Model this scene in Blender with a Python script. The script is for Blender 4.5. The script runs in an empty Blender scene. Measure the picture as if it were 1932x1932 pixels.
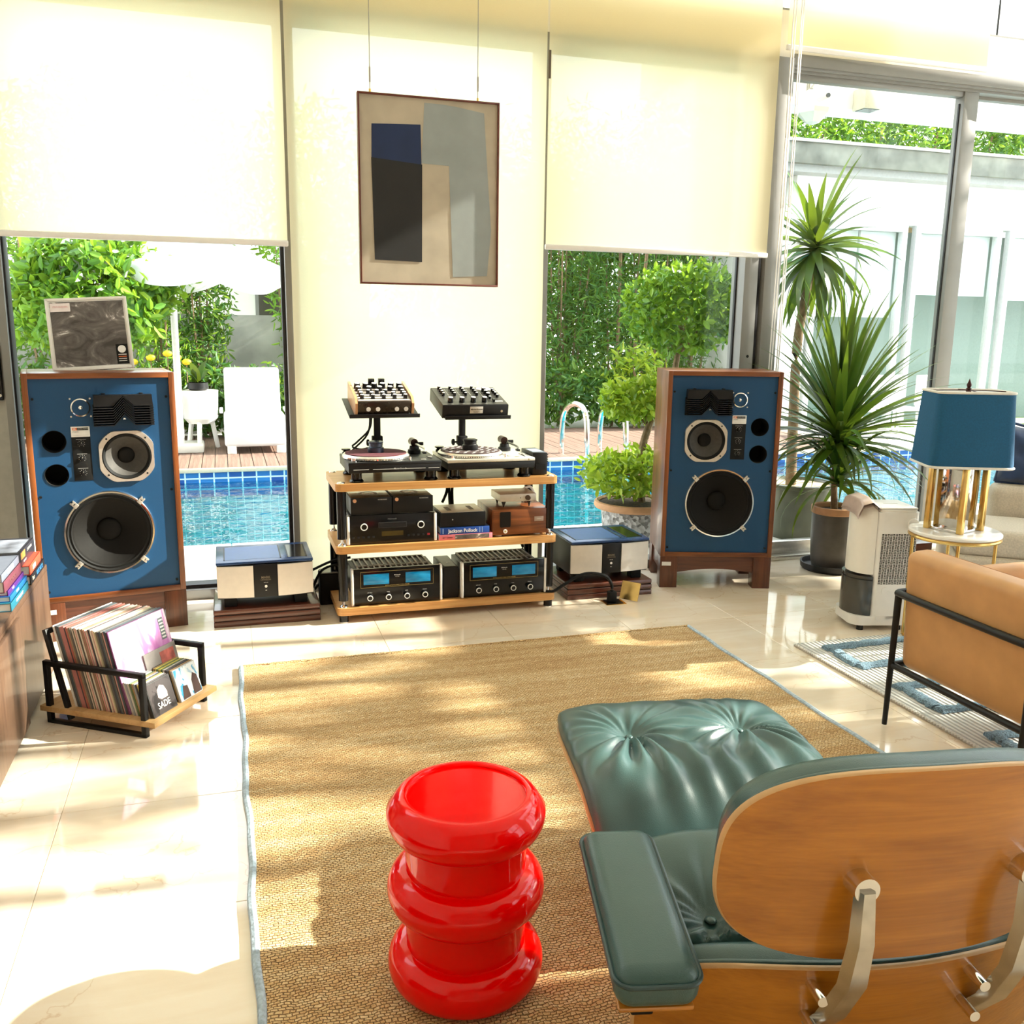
import bpy, bmesh, math, random
import numpy as np
from mathutils import Vector, Matrix
random.seed(7); NR = np.random.default_rng(7)
PI = math.pi; R = math.radians
S = bpy.context.scene; C = S.collection

# ------------------------------------------------------------------ camera, sky, sun, exposure
cd = bpy.data.cameras.new('camera'); cam = bpy.data.objects.new('camera', cd); C.objects.link(cam)
cd.sensor_width = 36; cd.lens = 36*1746.4/1932; cd.clip_start = .05; cd.clip_end = 300
cam.matrix_world = Matrix(((.95559, .04595, -.29109, 0), (-.29439, .19357, -.93588, 0), (.01335, .98001, .19850, 1.4714), (0, 0, 0, 1)))
S.camera = cam
W = bpy.data.worlds.new('world'); S.world = W; W.use_nodes = True
bg = W.node_tree.nodes['Background']; bg.inputs[0].default_value = (.90, .95, 1, 1); bg.inputs[1].default_value = 2.0
sl = bpy.data.lights.new('sun', 'SUN'); sl.energy = 9.0; sl.angle = R(.6); sl.color = (1, .93, .80)
so = bpy.data.objects.new('sun', sl); C.objects.link(so)
SUN_AZ, SUN_EL = R(-5), R(29)
so.rotation_euler = Vector((math.cos(SUN_AZ)*math.cos(SUN_EL), math.sin(SUN_AZ)*math.cos(SUN_EL), math.sin(SUN_EL))).to_track_quat('Z', 'Y').to_euler()
so.location = (8, 0, 8)
vs = S.view_settings; vs.view_transform = 'Standard'; vs.look = 'None'; vs.gamma = 1; vs.use_curve_mapping = False; vs.exposure = 1.2
S.cycles.max_bounces = 10; S.cycles.diffuse_bounces = 5; S.cycles.transparent_max_bounces = 16

# ------------------------------------------------------------------ materials
MATS = {}
class N:
    def __init__(s, name):
        s.m = bpy.data.materials.new(name); s.m.use_nodes = True; s.t = s.m.node_tree; s.t.nodes.clear()
        s.out = s.n('OutputMaterial')
    def n(s, typ, **kw):
        nd = s.t.nodes.new('ShaderNode'+typ)
        for k, v in kw.items():
            if k.startswith('i_'): nd.inputs[k[2:].replace('_', ' ')].default_value = v
            else: setattr(nd, k, v)
        return nd
    def l(s, a, b): s.t.links.new(a, b)
    def co(s, scale=(1, 1, 1), kind='Object'):
        tc = s.n('TexCoord'); mp = s.n('Mapping'); mp.inputs['Scale'].default_value = scale
        s.l(tc.outputs[kind], mp.inputs[0]); return mp.outputs[0]
    def noise(s, vec, scale, detail=4, rough=.5, dist=0):
        x = s.n('TexNoise'); x.inputs['Scale'].default_value = scale; x.inputs['Detail'].default_value = detail
        x.inputs['Roughness'].default_value = rough; x.inputs['Distortion'].default_value = dist; s.l(vec, x.inputs[0]); return x.outputs[0]
    def ramp(s, fac, *stops):
        x = s.n('ValToRGB'); e = x.color_ramp.elements
        while len(e) < len(stops): e.new(.5)
        for i, (p, c) in enumerate(stops): e[i].position = p; e[i].color = (*c, 1)
        s.l(fac, x.inputs[0]); return x.outputs[0]
    def math(s, op, a, b=None, clamp=False):
        x = s.n('Math', operation=op, use_clamp=clamp)
        for i, v in enumerate((a, b)):
            if v is None: continue
            if isinstance(v, (int, float)): x.inputs[i].default_value = v
            else: s.l(v, x.inputs[i])
        return x.outputs[0]
    def mixc(s, fac, a, b, mode='MIX'):
        x = s.n('Mix', data_type='RGBA', blend_type=mode)
        for i, v in ((0, fac), (6, a), (7, b)):
            if isinstance(v, (int, float)): x.inputs[i].default_value = v
            elif isinstance(v, tuple): x.inputs[i].default_value = (*v, 1) if len(v) == 3 else v
            else: s.l(v, x.inputs[i])
        return x.outputs[2]
    def bump(s, h, dist, strength=1.):
        x = s.n('Bump'); x.inputs['Distance'].default_value = dist; x.inputs['Strength'].default_value = strength; s.l(h, x.inputs['Height']); return x.outputs[0]
    def pbsdf(s, col, rough=.5, metal=0., nrm=None, coat=0., **kw):
        b = s.n('BsdfPrincipled')
        for nm, v in (('Base Color', col), ('Roughness', rough), ('Metallic', metal)):
            if isinstance(v, tuple): b.inputs[nm].default_value = (*v, 1)
            elif isinstance(v, (int, float)): b.inputs[nm].default_value = v
            else: s.l(v, b.inputs[nm])
        b.inputs['Coat Weight'].default_value = coat; b.inputs['Coat Roughness'].default_value = .05
        for k, v in kw.items(): b.inputs[k.replace('_', ' ')].default_value = v
        if nrm: s.l(nrm, b.inputs['Normal'])
        return b.outputs[0]
    def fin(s, sh): s.l(sh, s.out.inputs[0]); return s.m
def P(name, c, r=.5, metal=0., var=.06, sc=30, bump=0., coat=0., **kw):
    """plain surface with slight procedural variation"""
    if name in MATS: return MATS[name]
    n = N(name); v = n.co(); nz = n.noise(v, sc, 3)
    lo = tuple(max(0, x*(1-var)) for x in c); hi = tuple(min(1, x*(1+var)) for x in c)
    col = n.ramp(nz, (.3, lo), (.7, hi)); b = n.bump(nz, bump) if bump else None
    MATS[name] = n.fin(n.pbsdf(col, r, metal, b, coat, **kw)); return MATS[name]
def wood(name, c1, c2, axis=0, sc=1., rough=.35, coat=.2, cuts=14):
    if name in MATS: return MATS[name]
    n = N(name); s = [cuts*sc]*3; s[axis] = 1.0*sc
    v = n.co(tuple(s)); a = n.noise(v, 1.6, 5, .6, .8); s2 = [160*sc]*3; s2[axis] = 4*sc
    b = n.noise(n.co(tuple(s2)), 1, 2)
    f = n.math('ADD', n.math('MULTIPLY', a, .75), n.math('MULTIPLY', b, .25))
    col = n.ramp(f, (.36, c1), (.5, tuple((x+y)/2 for x, y in zip(c1, c2))), (.64, c2))
    MATS[name] = n.fin(n.pbsdf(col, rough, 0, n.bump(b, .0004), coat)); return MATS[name]
def leafmat(name, cols, trans=.4, rough=.4):
    n = N(name); g = n.n('NewGeometry'); oi = n.n('ObjectInfo')
    f = n.math('FRACT', n.math('ADD', g.outputs['Random Per Island'], oi.outputs['Random']))
    k = len(cols)-1; col = n.ramp(f, *[(i/k, c) for i, c in enumerate(cols)])
    nz = n.noise(n.co(), 9, 2); col = n.mixc(.35, col, n.ramp(nz, (.3, (.5, .5, .5)), (.7, (1, 1, 1))), 'MULTIPLY')
    pb = n.pbsdf(col, rough); tr = n.n('BsdfTranslucent'); n.l(n.mixc(.5, col, (.55, .75, .05)), tr.inputs[0])
    mx = n.n('MixShader'); mx.inputs[0].default_value = trans; n.l(pb, mx.inputs[1]); n.l(tr.outputs[0], mx.inputs[2])
    return n.fin(mx.outputs[0])

white = P('white_paint', (.86, .85, .82), .5, var=.02, sc=6)
M_wall = P('cream_wall_paint', (.84, .82, .77), .6, var=.02, sc=4)
M_alu = P('grey_aluminium_frame', (.25, .25, .24), .5, .15, var=.04, sc=8)
M_gasket = P('black_gasket', (.012, .012, .014), .5)
M_black = P('black_metal', (.007, .007, .008), .42, var=.15, Specular_IOR_Level=.3)
M_blackg = P('black_gloss', (.004, .004, .005), .15, Specular_IOR_Level=.35)
M_blackm = P('black_matt', (.006, .006, .006), .7, Specular_IOR_Level=.25)
M_silver = P('brushed_silver', (.72, .70, .66), .32, .85, var=.05, sc=60)
M_chrome = P('chrome', (.80, .79, .77), .10, 1., var=.03)
M_white_pl = P('white_plastic', (.82, .80, .77), .28, var=.015)
M_brass = P('brass', (.70, .47, .16), .25, 1., var=.08)
M_walnut = wood('walnut_veneer', (.095, .024, .005), (.27, .078, .018), 2, 1.1)
M_walnuth = wood('walnut_horizontal', (.095, .024, .005), (.27, .078, .018), 0, 1.1)
M_redwood = wood('dark_red_wood', (.055, .012, .006), (.13, .032, .015), 0, 1.2, .3, .5)
M_legwood = wood('speaker_base_wood', (.05, .015, .007), (.14, .042, .017), 2, 1.4)
M_bamboo = wood('bamboo_board', (.46, .20, .055), (.64, .35, .12), 0, 1.0, .4, .2, 40)
M_oak = wood('oak_board', (.50, .29, .11), (.66, .43, .20), 1, 1., .45, .1)
M_cabinet = wood('brown_cabinet_veneer', (.075, .038, .022), (.13, .072, .042), 2, 1., .45, .1, 24)
M_shell = wood('moulded_plywood_veneer', (.33, .108, .005), (.52, .20, .016), 0, .9, .28, .45, 9)
M_shelledge = P('pale_plywood_edge', (.60, .36, .16), .4)
M_blue = P('speaker_blue', (.0, .050, .140), .5, var=.05, sc=200)
M_label = P('paper_white', (.80, .79, .77), .5)
M_orange = P('orange_print', (.75, .16, .04), .5)
M_gold = P('gold_print', (.50, .38, .14), .35, .6)
M_print = P('pale_print', (.62, .61, .58), .5)
M_cone = P('paper_cone', (.005, .0042, .0035), .75, Specular_IOR_Level=.25, var=.2, sc=80)
M_red = P('red_lacquer', (.86, .0, .0), .08, var=.01, Specular_IOR_Level=.34)
M_teal = P('blue_lampshade', (.001, .080, .19), .75, var=.1, sc=150, bump=.0004)
M_beige = P('beige_linen', (.56, .49, .40), .9, var=.12, sc=120, bump=.001)
M_velvet = P('blue_velvet', (.004, .03, .11), .6, var=.3, sc=12, Sheen_Weight=.6)
M_tan = P('tan_leather', (.56, .29, .11), .48, var=.10, sc=9, bump=.0006)
M_pot = P('dark_clay', (.085, .075, .062), .5, var=.15, sc=14)
M_terra = P('terracotta', (.52, .27, .13), .7, var=.12, sc=20)
M_soil = P('soil', (.07, .045, .028), .95, var=.5, sc=60, bump=.01)
M_olive = P('olive_glazed_pot', (.085, .088, .055), .3, var=.2, sc=8)
M_bark = P('bark', (.22, .145, .08), .85, var=.3, sc=30, bump=.006)
M_smoke = P('smoked_plastic', (.045, .042, .036), .15, var=.05, coat=.3)
M_rose = P('rose_gold_plastic', (.55, .42, .36), .3, .2)
M_stone = P('pale_stone', (.70, .67, .61), .7, var=.06, sc=8)
M_conc = P('grey_concrete', (.42, .41, .38), .85, var=.25, sc=2.5, bump=.004)
M_ext = P('white_render', (.82, .81, .79), .8, var=.03, sc=3)
M_binding = P('blue_grey_binding', (.40, .50, .60), .9, var=.25, sc=90, bump=.002)
M_cableg = P('steel_cable', (.45, .42, .36), .4, .8)
M_orchid = P('yellow_petal', (.80, .62, .02), .5)

def mk_marble():
    n = N('cream_marble'); v = n.co((1, 1, 1), 'Object'); oi = n.n('ObjectInfo')
    va = n.n('VectorMath', operation='ADD'); n.l(v, va.inputs[0]); n.l(oi.outputs['Location'], va.inputs[1]); v = va.outputs[0]
    a = n.noise(v, 1.4, 6, .6, 1.2); st = n.n('Mapping'); st.inputs['Scale'].default_value = (.9, 5, 1); n.l(v, st.inputs[0])
    b = n.noise(st.outputs[0], 2.2, 5, .6, .6)
    base = n.ramp(n.math('ADD', n.math('MULTIPLY', a, .5), n.math('MULTIPLY', b, .5)), (.35, (.80, .655, .49)), (.5, (.85, .73, .58)), (.65, (.90, .82, .70)))
    vo = n.n('TexVoronoi', feature='DISTANCE_TO_EDGE'); vo.inputs['Scale'].default_value = 1.7
    nv = n.n('VectorMath', operation='ADD'); sc = n.n('VectorMath', operation='SCALE'); sc.inputs['Scale'].default_value = .5
    tx = n.n('TexNoise'); tx.inputs['Scale'].default_value = 3.5; tx.inputs['Detail'].default_value = 6; n.l(v, tx.inputs[0])
    n.l(tx.outputs[1], sc.inputs[0]); n.l(sc.outputs[0], nv.inputs[0]); n.l(v, nv.inputs[1]); n.l(nv.outputs[0], vo.inputs[0])
    vein = n.ramp(vo.outputs[0], (0, (.75, .58, .42)), (.006, (1, 1, 1)))
    col = n.mixc(.55, base, vein, 'MULTIPLY')
    rn = n.ramp(oi.outputs['Random'], (0, (.93, .91, .88)), (1, (1, 1, 1)))
    col = n.mixc(1., col, rn, 'MULTIPLY')
    return n.fin(n.pbsdf(col, .06, 0, None, .35, Specular_IOR_Level=.62))
M_marble = mk_marble()
M_tabletop = P('white_marble', (.82, .80, .77), .15, var=.06, sc=5)

def mk_jute():
    n = N('jute_weave'); tc = n.n('TexCoord'); sx = n.n('SeparateXYZ'); n.l(tc.outputs['Object'], sx.inputs[0])
    br = n.n('TexBrick', offset=.5, squash=1.); br.inputs['Scale'].default_value = 1; br.inputs['Mortar Size'].default_value = .0014
    br.inputs['Mortar Smooth'].default_value = 1.; br.inputs['Brick Width'].default_value = .014; br.inputs['Row Height'].default_value = .0085; br.inputs['Bias'].default_value = 0
    br.inputs['Color1'].default_value = (.2, .2, .2, 1); br.inputs['Color2'].default_value = (1, 1, 1, 1); br.inputs['Mortar'].default_value = (0, 0, 0, 1)
    wob = n.noise(tc.outputs['Object'], 14, 3); wv = n.n('VectorMath', operation='SCALE'); wv.inputs['Scale'].default_value = .022
    tx = n.n('TexNoise'); tx.inputs['Scale'].default_value = 30; n.l(tc.outputs['Object'], tx.inputs[0]); n.l(tx.outputs[1], wv.inputs[0])
    ad = n.n('VectorMath', operation='ADD'); n.l(tc.outputs['Object'], ad.inputs[0]); n.l(wv.outputs[0], ad.inputs[1]); n.l(ad.outputs[0], br.inputs[0])
    hgt = n.math('SUBTRACT', 1., br.outputs['Fac'])
    rows = n.noise(n.co((1.2, 16, 1)), 1., 4, .6); fine = n.noise(tc.outputs['Object'], 260, 3)
    f = n.math('ADD', n.math('MULTIPLY', rows, .55), n.math('ADD', n.math('MULTIPLY', br.outputs[0], .18), n.math('MULTIPLY', fine, .3)))
    col = n.ramp(f, (.30, (.44, .235, .085)), (.5, (.64, .41, .18)), (.68, (.78, .60, .34)))
    col = n.mixc(n.math('MULTIPLY', br.outputs['Fac'], .55), col, (.16, .07, .018))
    h2 = n.math('ADD', hgt, n.math('MULTIPLY', fine, .35))
    return n.fin(n.pbsdf(col, .9, 0, n.bump(h2, .006, 1.)))
M_jute = mk_jute()

def mk_rugblue():
    n = N('ribbed_cream_wool'); v = n.co(); wv = n.n('TexWave', bands_direction='X'); wv.inputs['Scale'].default_value = 14; wv.inputs['Distortion'].default_value = .6; n.l(v, wv.inputs[0])
    col = n.ramp(wv.outputs['Fac'], (.25, (.44, .44, .43)), (.6, (.72, .71, .68)))
    return n.fin(n.pbsdf(col, .95, 0, n.bump(wv.outputs['Fac'], .006)))
M_rug2 = mk_rugblue()
M_pile = P('blue_shag_pile', (.20, .31, .40), .95, var=.45, sc=160, bump=.012)

def mk_leather():
    n = N('teal_leather'); v = n.co(); a = n.noise(v, 5, 4); vo = n.n('TexVoronoi'); vo.inputs['Scale'].default_value = 480; n.l(v, vo.inputs[0])
    col = n.ramp(a, (.3, (.026, .068, .067)), (.7, (.040, .090, .088)))
    return n.fin(n.pbsdf(col, .36, 0, n.bump(vo.outputs[0], .0002), .08))
M_leather = mk_leather()

def mk_glass():
    n = N('window_glass'); fr = n.n('Fresnel'); fr.inputs['IOR'].default_value = 1.2; tr = n.n('BsdfTransparent'); tr.inputs[0].default_value = (.93, .97, .95, 1)
    gl = n.n('BsdfGlossy'); gl.inputs['Roughness'].default_value = .0
    nz = n.noise(n.co(), .7, 1); n.l(n.bump(nz, .0006), gl.inputs['Normal'])
    g = n.n('NewGeometry'); f = n.math('MULTIPLY', fr.outputs[0], n.math('SUBTRACT', 1., g.outputs['Backfacing']))
    f = n.math('ADD', f, .004)
    mx = n.n('MixShader'); n.l(f, mx.inputs[0]); n.l(tr.outputs[0], mx.inputs[1]); n.l(gl.outputs[0], mx.inputs[2]); return n.fin(mx.outputs[0])
M_glass = mk_glass()
def mk_blind(name, c, t):
    n = N(name); v = n.co((900, 900, 900)); nz = n.noise(v, 1, 1); cv = n.ramp(nz, (.3, tuple(x*.95 for x in c)), (.7, c))
    d = n.n('BsdfDiffuse'); n.l(cv, d.inputs[0]); tl = n.n('BsdfTranslucent'); n.l(cv, tl.inputs[0]); tp = n.n('BsdfTransparent')
    m1 = n.n('MixShader'); m1.inputs[0].default_value = t; n.l(d.outputs[0], m1.inputs[1]); n.l(tl.outputs[0], m1.inputs[2])
    m2 = n.n('MixShader'); m2.inputs[0].default_value = .06; n.l(m1.outputs[0], m2.inputs[1]); n.l(tp.outputs[0], m2.inputs[2]); return n.fin(m2.outputs[0])
M_blind = mk_blind('cream_blind_fabric', (.97, .87, .58), .72)
def mk_canvas():
    n = N('white_canvas'); nz = n.noise(n.co(), 3, 2); c = n.ramp(nz, (.3, (.80, .82, .84)), (.7, (.86, .87, .88)))
    d = n.n('BsdfDiffuse'); n.l(c, d.inputs[0]); tl = n.n('BsdfTranslucent'); n.l(c, tl.inputs[0])
    m = n.n('MixShader'); m.inputs[0].default_value = .25; n.l(d.outputs[0], m.inputs[1]); n.l(tl.outputs[0], m.inputs[2]); return n.fin(m.outputs[0])
M_canvas = mk_canvas()
def mk_water():
    n = N('pool_water'); fr = n.n('Fresnel'); fr.inputs['IOR'].default_value = 1.33; tr = n.n('BsdfTransparent'); tr.inputs[0].default_value = (.33, .95, 1, 1)
    gl = n.n('BsdfGlossy'); gl.inputs['Roughness'].default_value = .02; nz = n.noise(n.co((1, 1, 1)), 5, 3); b = n.bump(nz, .03)
    n.l(b, gl.inputs['Normal']); n.l(b, fr.inputs['Normal'])
    mx = n.n('MixShader'); n.l(fr.outputs[0], mx.inputs[0]); n.l(tr.outputs[0], mx.inputs[1]); n.l(gl.outputs[0], mx.inputs[2]); return n.fin(mx.outputs[0])
M_water = mk_water()
def mk_tile(name, c1, c2, w, h, grout, coords='XY', wob=.03):
    n = N(name); tc = n.n('TexCoord'); sx = n.n('SeparateXYZ'); n.l(tc.outputs['Object'], sx.inputs[0]); cb = n.n('CombineXYZ')
    n.l(sx.outputs[coords[0]], cb.inputs[0]); n.l(sx.outputs[coords[1]], cb.inputs[1])
    tx = n.n('TexNoise'); tx.inputs['Scale'].default_value = 1.6; n.l(cb.outputs[0], tx.inputs[0]); sc = n.n('VectorMath', operation='SCALE'); sc.inputs['Scale'].default_value = wob; n.l(tx.outputs[1], sc.inputs[0])
    ad = n.n('VectorMath', operation='ADD'); n.l(cb.outputs[0], ad.inputs[0]); n.l(sc.outputs[0], ad.inputs[1])
    br = n.n('TexBrick', offset=0.); br.inputs['Scale'].default_value = 1; br.inputs['Mortar Size'].default_value = w*.055; br.inputs['Brick Width'].default_value = w; br.inputs['Row Height'].default_value = h
    br.inputs['Color1'].default_value = (*c1, 1); br.inputs['Color2'].default_value = (*c2, 1); br.inputs['Mortar'].default_value = (*grout, 1); n.l(ad.outputs[0], br.inputs[0])
    return n.fin(n.pbsdf(br.outputs[0], .3))
M_pool = mk_tile('teal_pool_mosaic', (.0, .42, .50), (.04, .64, .70), .075, .075, (.85, .95, .92))
M_poolband = mk_tile('blue_pool_band', (.01, .06, .28), (.02, .16, .45), .14, .11, (.55, .75, .85), 'XZ', 0)
M_deck = wood('weathered_deck', (.13, .075, .055), (.25, .155, .115), 1, 1., .7, 0, 20)
M_leafA = leafmat('glossy_leaf', [(.03, .11, .010), (.07, .21, .015), (.13, .31, .02), (.24, .42, .03)], .32)
M_leafB = leafmat('hedge_leaf', [(.012, .07, .018), (.03, .13, .03), (.07, .20, .04), (.16, .30, .05)])
M_leafY = leafmat('lime_leaf', [(.10, .20, .012), (.20, .33, .02), (.33, .45, .03), (.48, .55, .06)], .4)
M_leafD = leafmat('dark_strap_leaf', [(.004, .025, .005), (.008, .045, .008), (.02, .085, .010), (.06, .16, .012)], .2, .38)
M_grass = P('lawn_grass', (.22, .36, .06), .9, var=.3, sc=40)

# ------------------------------------------------------------------ geometry helpers
class G:
    def __init__(s): s.v = []; s.f = []; s.mi = []; s.cur = 0
    def add(s, vs, fs, M=None):
        o = len(s.v)
        s.v += [tuple(M @ Vector(v)) for v in vs] if M is not None else [tuple(v) for v in vs]
        s.f += [tuple(i+o for i in f) for f in fs]; s.mi += [s.cur]*len(fs); return s
    def box(s, x0, x1, y0, y1, z0, z1, b=0., M=None, seg=2):
        if b <= 0:
            vs = [(x, y, z) for z in (z0, z1) for y in (y0, y1) for x in (x0, x1)]
            return s.add(vs, [(0, 2, 3, 1), (4, 5, 7, 6), (0, 1, 5, 4), (2, 6, 7, 3), (0, 4, 6, 2), (1, 3, 7, 5)], M)
        bm = bmesh.new(); bmesh.ops.create_cube(bm, size=1)
        for v in bm.verts: v.co = Vector(((x0+x1)/2+v.co.x*(x1-x0), (y0+y1)/2+v.co.y*(y1-y0), (z0+z1)/2+v.co.z*(z1-z0)))
        b = min(b, .49*min(x1-x0, y1-y0, z1-z0))
        bmesh.ops.bevel(bm, geom=bm.edges[:], offset=b, segments=seg, profile=.5, affect='EDGES', clamp_overlap=True)
        bm.verts.index_update(); vs = [v.co[:] for v in bm.verts]; fs = [[v.index for v in f.verts] for f in bm.faces]; bm.free()
        return s.add(vs, fs, M)
    def lathe(s, prof, n=32, M=None, ang=2*PI, caps=False):
        vs = []; fs = []; k = len(prof)
        for i in range(n):
            a = ang*i/n; c, d = math.cos(a), math.sin(a)
            vs += [(r*c, r*d, z) for r, z in prof]
        for i in range(n):
            j = (i+1) % n
            for q in range(k-1): fs.append((i*k+q, j*k+q, j*k+q+1, i*k+q+1))
        if caps: fs += [tuple(i*k for i in reversed(range(n))), tuple(i*k+k-1 for i in range(n))]
        return s.add(vs, fs, M)
    def cyl(s, a, b, r0, r1=None, n=16, M=None):
        a, b = Vector(a), Vector(b); r1 = r0 if r1 is None else r1; d = b-a
        Q = Matrix.Translation(a) @ d.to_track_quat('Z', 'Y').to_matrix().to_4x4()
        return s.lathe([(r0, 0), (r1, d.length)], n, M @ Q if M is not None else Q, caps=True)
    def tube(s, pts, r, n=8, M=None, sub=6, flat=1.):
        p = [Vector(q) for q in pts]
        if sub > 1 and len(p) > 2:
            o = []
            for i in range(len(p)-1):
                a, b, c, d = p[max(i-1, 0)], p[i], p[i+1], p[min(i+2, len(p)-1)]
                for k in range(sub):
                    t = k/sub; o.append(.5*((2*b)+(c-a)*t+(2*a-5*b+4*c-d)*t*t+(3*b-a-3*c+d)*t**3))
            p = o+[p[-1]]
        rr = r if callable(r) else (lambda t: r)
        vs = []; fs = []; up = Vector((0, 0, 1)); N_ = len(p)
        for i, q in enumerate(p):
            t = (p[min(i+1, N_-1)]-p[max(i-1, 0)]).normalized()
            x = t.cross(up)
            if x.length < 1e-3: x = t.cross(Vector((0, 1, 0)))
            x.normalize(); y = x.cross(t); ra = rr(i/(N_-1))
            vs += [q+(x*math.cos(2*PI*k/n)+y*math.sin(2*PI*k/n)*flat)*ra for k in range(n)]
        for i in range(N_-1):
            for k in range(n): fs.append((i*n+k, i*n+(k+1) % n, (i+1)*n+(k+1) % n, (i+1)*n+k))
        fs.append(tuple(reversed(range(n)))); fs.append(tuple((N_-1)*n+k for k in range(n)))
        return s.add(vs, fs, M)
    def prism(s, poly, z0, z1, M=None):
        n = len(poly); vs = [(x, y, z0) for x, y in poly]+[(x, y, z1) for x, y in poly]
        fs = [tuple(reversed(range(n))), tuple(range(n, 2*n))]+[(i, (i+1) % n, n+(i+1) % n, n+i) for i in range(n)]
        return s.add(vs, fs, M)
    def grid(s, fn, nu, nv, M=None, flip=False):
        vs = [fn(i/nu, j/nv) for j in range(nv+1) for i in range(nu+1)]; w = nu+1
        fs = [(j*w+i, j*w+i+1, (j+1)*w+i+1, (j+1)*w+i) for j in range(nv) for i in range(nu)]
        if flip: fs = [f[::-1] for f in fs]
        return s.add(vs, fs, M)
    def ball(s, c, r, n=16, m=10, sc=(1, 1, 1)):
        return s.lathe([(max(r*math.sin(PI*i/m), 0), -r*math.cos(PI*i/m)) for i in range(m+1)], n, Matrix.Translation(c) @ Matrix.Diagonal((*sc, 1)))
    def mesh(s, name, mats, smooth=35):
        me = bpy.data.meshes.new(name); me.from_pydata(s.v, [], s.f)
        for m in (mats if isinstance(mats, (list, tuple)) else [mats]): me.materials.append(m)
        if any(s.mi): me.polygons.foreach_set('material_index', s.mi)
        if smooth:
            me.polygons.foreach_set('use_smooth', [True]*len(me.polygons)); me.set_sharp_from_angle(angle=R(smooth))
        me.update(); return me
    def obj(s, name, mats, parent=None, loc=None, rot=None, smooth=35, **props):
        return ob(name, s.mesh(name, mats, smooth), parent, loc, rot, **props)
def ob(name, data, parent=None, loc=None, rot=None, **props):
    o = bpy.data.objects.new(name, data); C.objects.link(o); o.parent = parent
    if loc: o.location = loc
    if rot: o.rotation_euler = rot
    for k, v in props.items(): o[k] = v
    return o
def thing(name, label, cat, loc=(0, 0, 0), rz=0., group=None, rot=None):
    o = ob(name, None, None, loc, rot or (0, 0, rz), label=label, category=cat); o.empty_display_size = .05
    if group: o['group'] = group
    return o
def tag(o, label, cat, group=None):
    o['label'] = label; o['category'] = cat
    if group: o['group'] = group
    return o
def struct(o): o['kind'] = 'structure'; return o
def copytree(o, parent=None):
    c = o.copy(); C.objects.link(c); c.parent = parent
    for ch in list(o.children): copytree(ch, c)
    return c
_txt = {}
def text(s, size, mat, parent, loc, rot=(PI/2, 0, 0), name='lettering', bold=0., align='CENTER', shear=0., sx=1.):
    key = (s, size, bold, shear, sx, mat.name, align)
    if key not in _txt:
        cu = bpy.data.curves.new('lettering', 'FONT'); cu.body = s; cu.size = size; cu.extrude = .0004; cu.offset = bold*size; cu.align_x = align; cu.align_y = 'CENTER'; cu.shear = shear; cu.resolution_u = 2
        t = bpy.data.objects.new('lettering', cu); C.objects.link(t)
        bpy.context.view_layer.update(); dg = bpy.context.evaluated_depsgraph_get()
        me = bpy.data.meshes.new_from_object(t.evaluated_get(dg)); bpy.data.objects.remove(t); bpy.data.curves.remove(cu)
        me.materials.clear(); me.materials.append(mat)
        if sx != 1.: me.transform(Matrix.Diagonal((sx, 1, 1, 1)))
        _txt[key] = me
    return ob(name, _txt[key], parent, loc, rot)
FY = Matrix(((1, 0, 0, 0), (0, 0, -1, 0), (0, 1, 0, 0), (0, 0, 0, 1)))    # local xy -> xz plane, local z -> toward -y
def atF(x, y, z): return Matrix.Translation((x, y, z)) @ FY
def sheet_with_holes(outer, holes, y, mat, name, parent):
    bm = bmesh.new()
    for loop in [outer]+holes:
        vs = [bm.verts.new((x, y, z)) for x, z in loop]
        for i in range(len(vs)): bm.edges.new((vs[i], vs[(i+1) % len(vs)]))
    bmesh.ops.triangle_fill(bm, use_beauty=True, edges=bm.edges[:])
    for f in bm.faces:
        f.normal_update()
        if f.normal.y > 0: f.normal_flip()
    me = bpy.data.meshes.new(name); bm.to_mesh(me); bm.free(); me.materials.append(mat); return ob(name, me, parent)
def circ(cx, cz, r, n=40): return [(cx+r*math.cos(2*PI*i/n), cz+r*math.sin(2*PI*i/n)) for i in range(n)]

# ------------------------------------------------------------------ room shell
YW = 5.06; TOP = 5.6; XL, XR, YB = -3.2, 6.8, -3.2
fl = struct(G().box(XL, XR, YB, 5.18, -.12, -.003).obj('floor', P('tile_joint', (.50, .40, .28), .6), smooth=0))
tile_me = G().box(.0008, .5992, .0008, .5992, -.012, 0, .0010, seg=1).mesh('tile', M_marble, 0)
x0 = -.53-.6*4
for i in range(16):
    for j in range(14):
        x, y = x0+.6*i, 2.853-.6*10+.6*j
        if x < XL-.3 or x > XR-.3 or y > 4.7 and False: continue
        ob('tile', tile_me, fl, (x, y, 0))
G().box(XL, XR, 5.253, 5.30, -.02, -.001).obj('threshold', M_stone, fl)
struct(G().box(XL-.2, XR+.2, YB-.2, YW+.2, TOP, TOP+.2).obj('ceiling', white, smooth=0))
struct(G().box(XL-.2, XL, YB, YW+.15, 0, TOP).obj('wall_left', M_wall, smooth=0))
struct(G().box(XL, XR, YB-.2, YB, 0, TOP).obj('wall_back', P('taupe_wall_paint', (.36, .31, .26), .7, var=.03, sc=4), smooth=0))
wr = struct(G().box(XR, XR+.2, YB, YW+.15, 3.0, 3.26).box(XR, XR+.2, YB, YW+.15, 5.3, TOP).box(XR, XR+.2, 4.55, YW+.15, 0, 3.).box(XR, XR+.2, YB, -2.5, 0, 3.).box(XR, XR+.2, -.45, 1.12, 0, 3.).box(XR, XR+.2, -.45, 1.12, 3.26, 5.3).obj('wall_right', M_wall, smooth=0))  # solid pier between the openings is added, unseen, to shade the lounge chair
gb = G()
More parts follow.
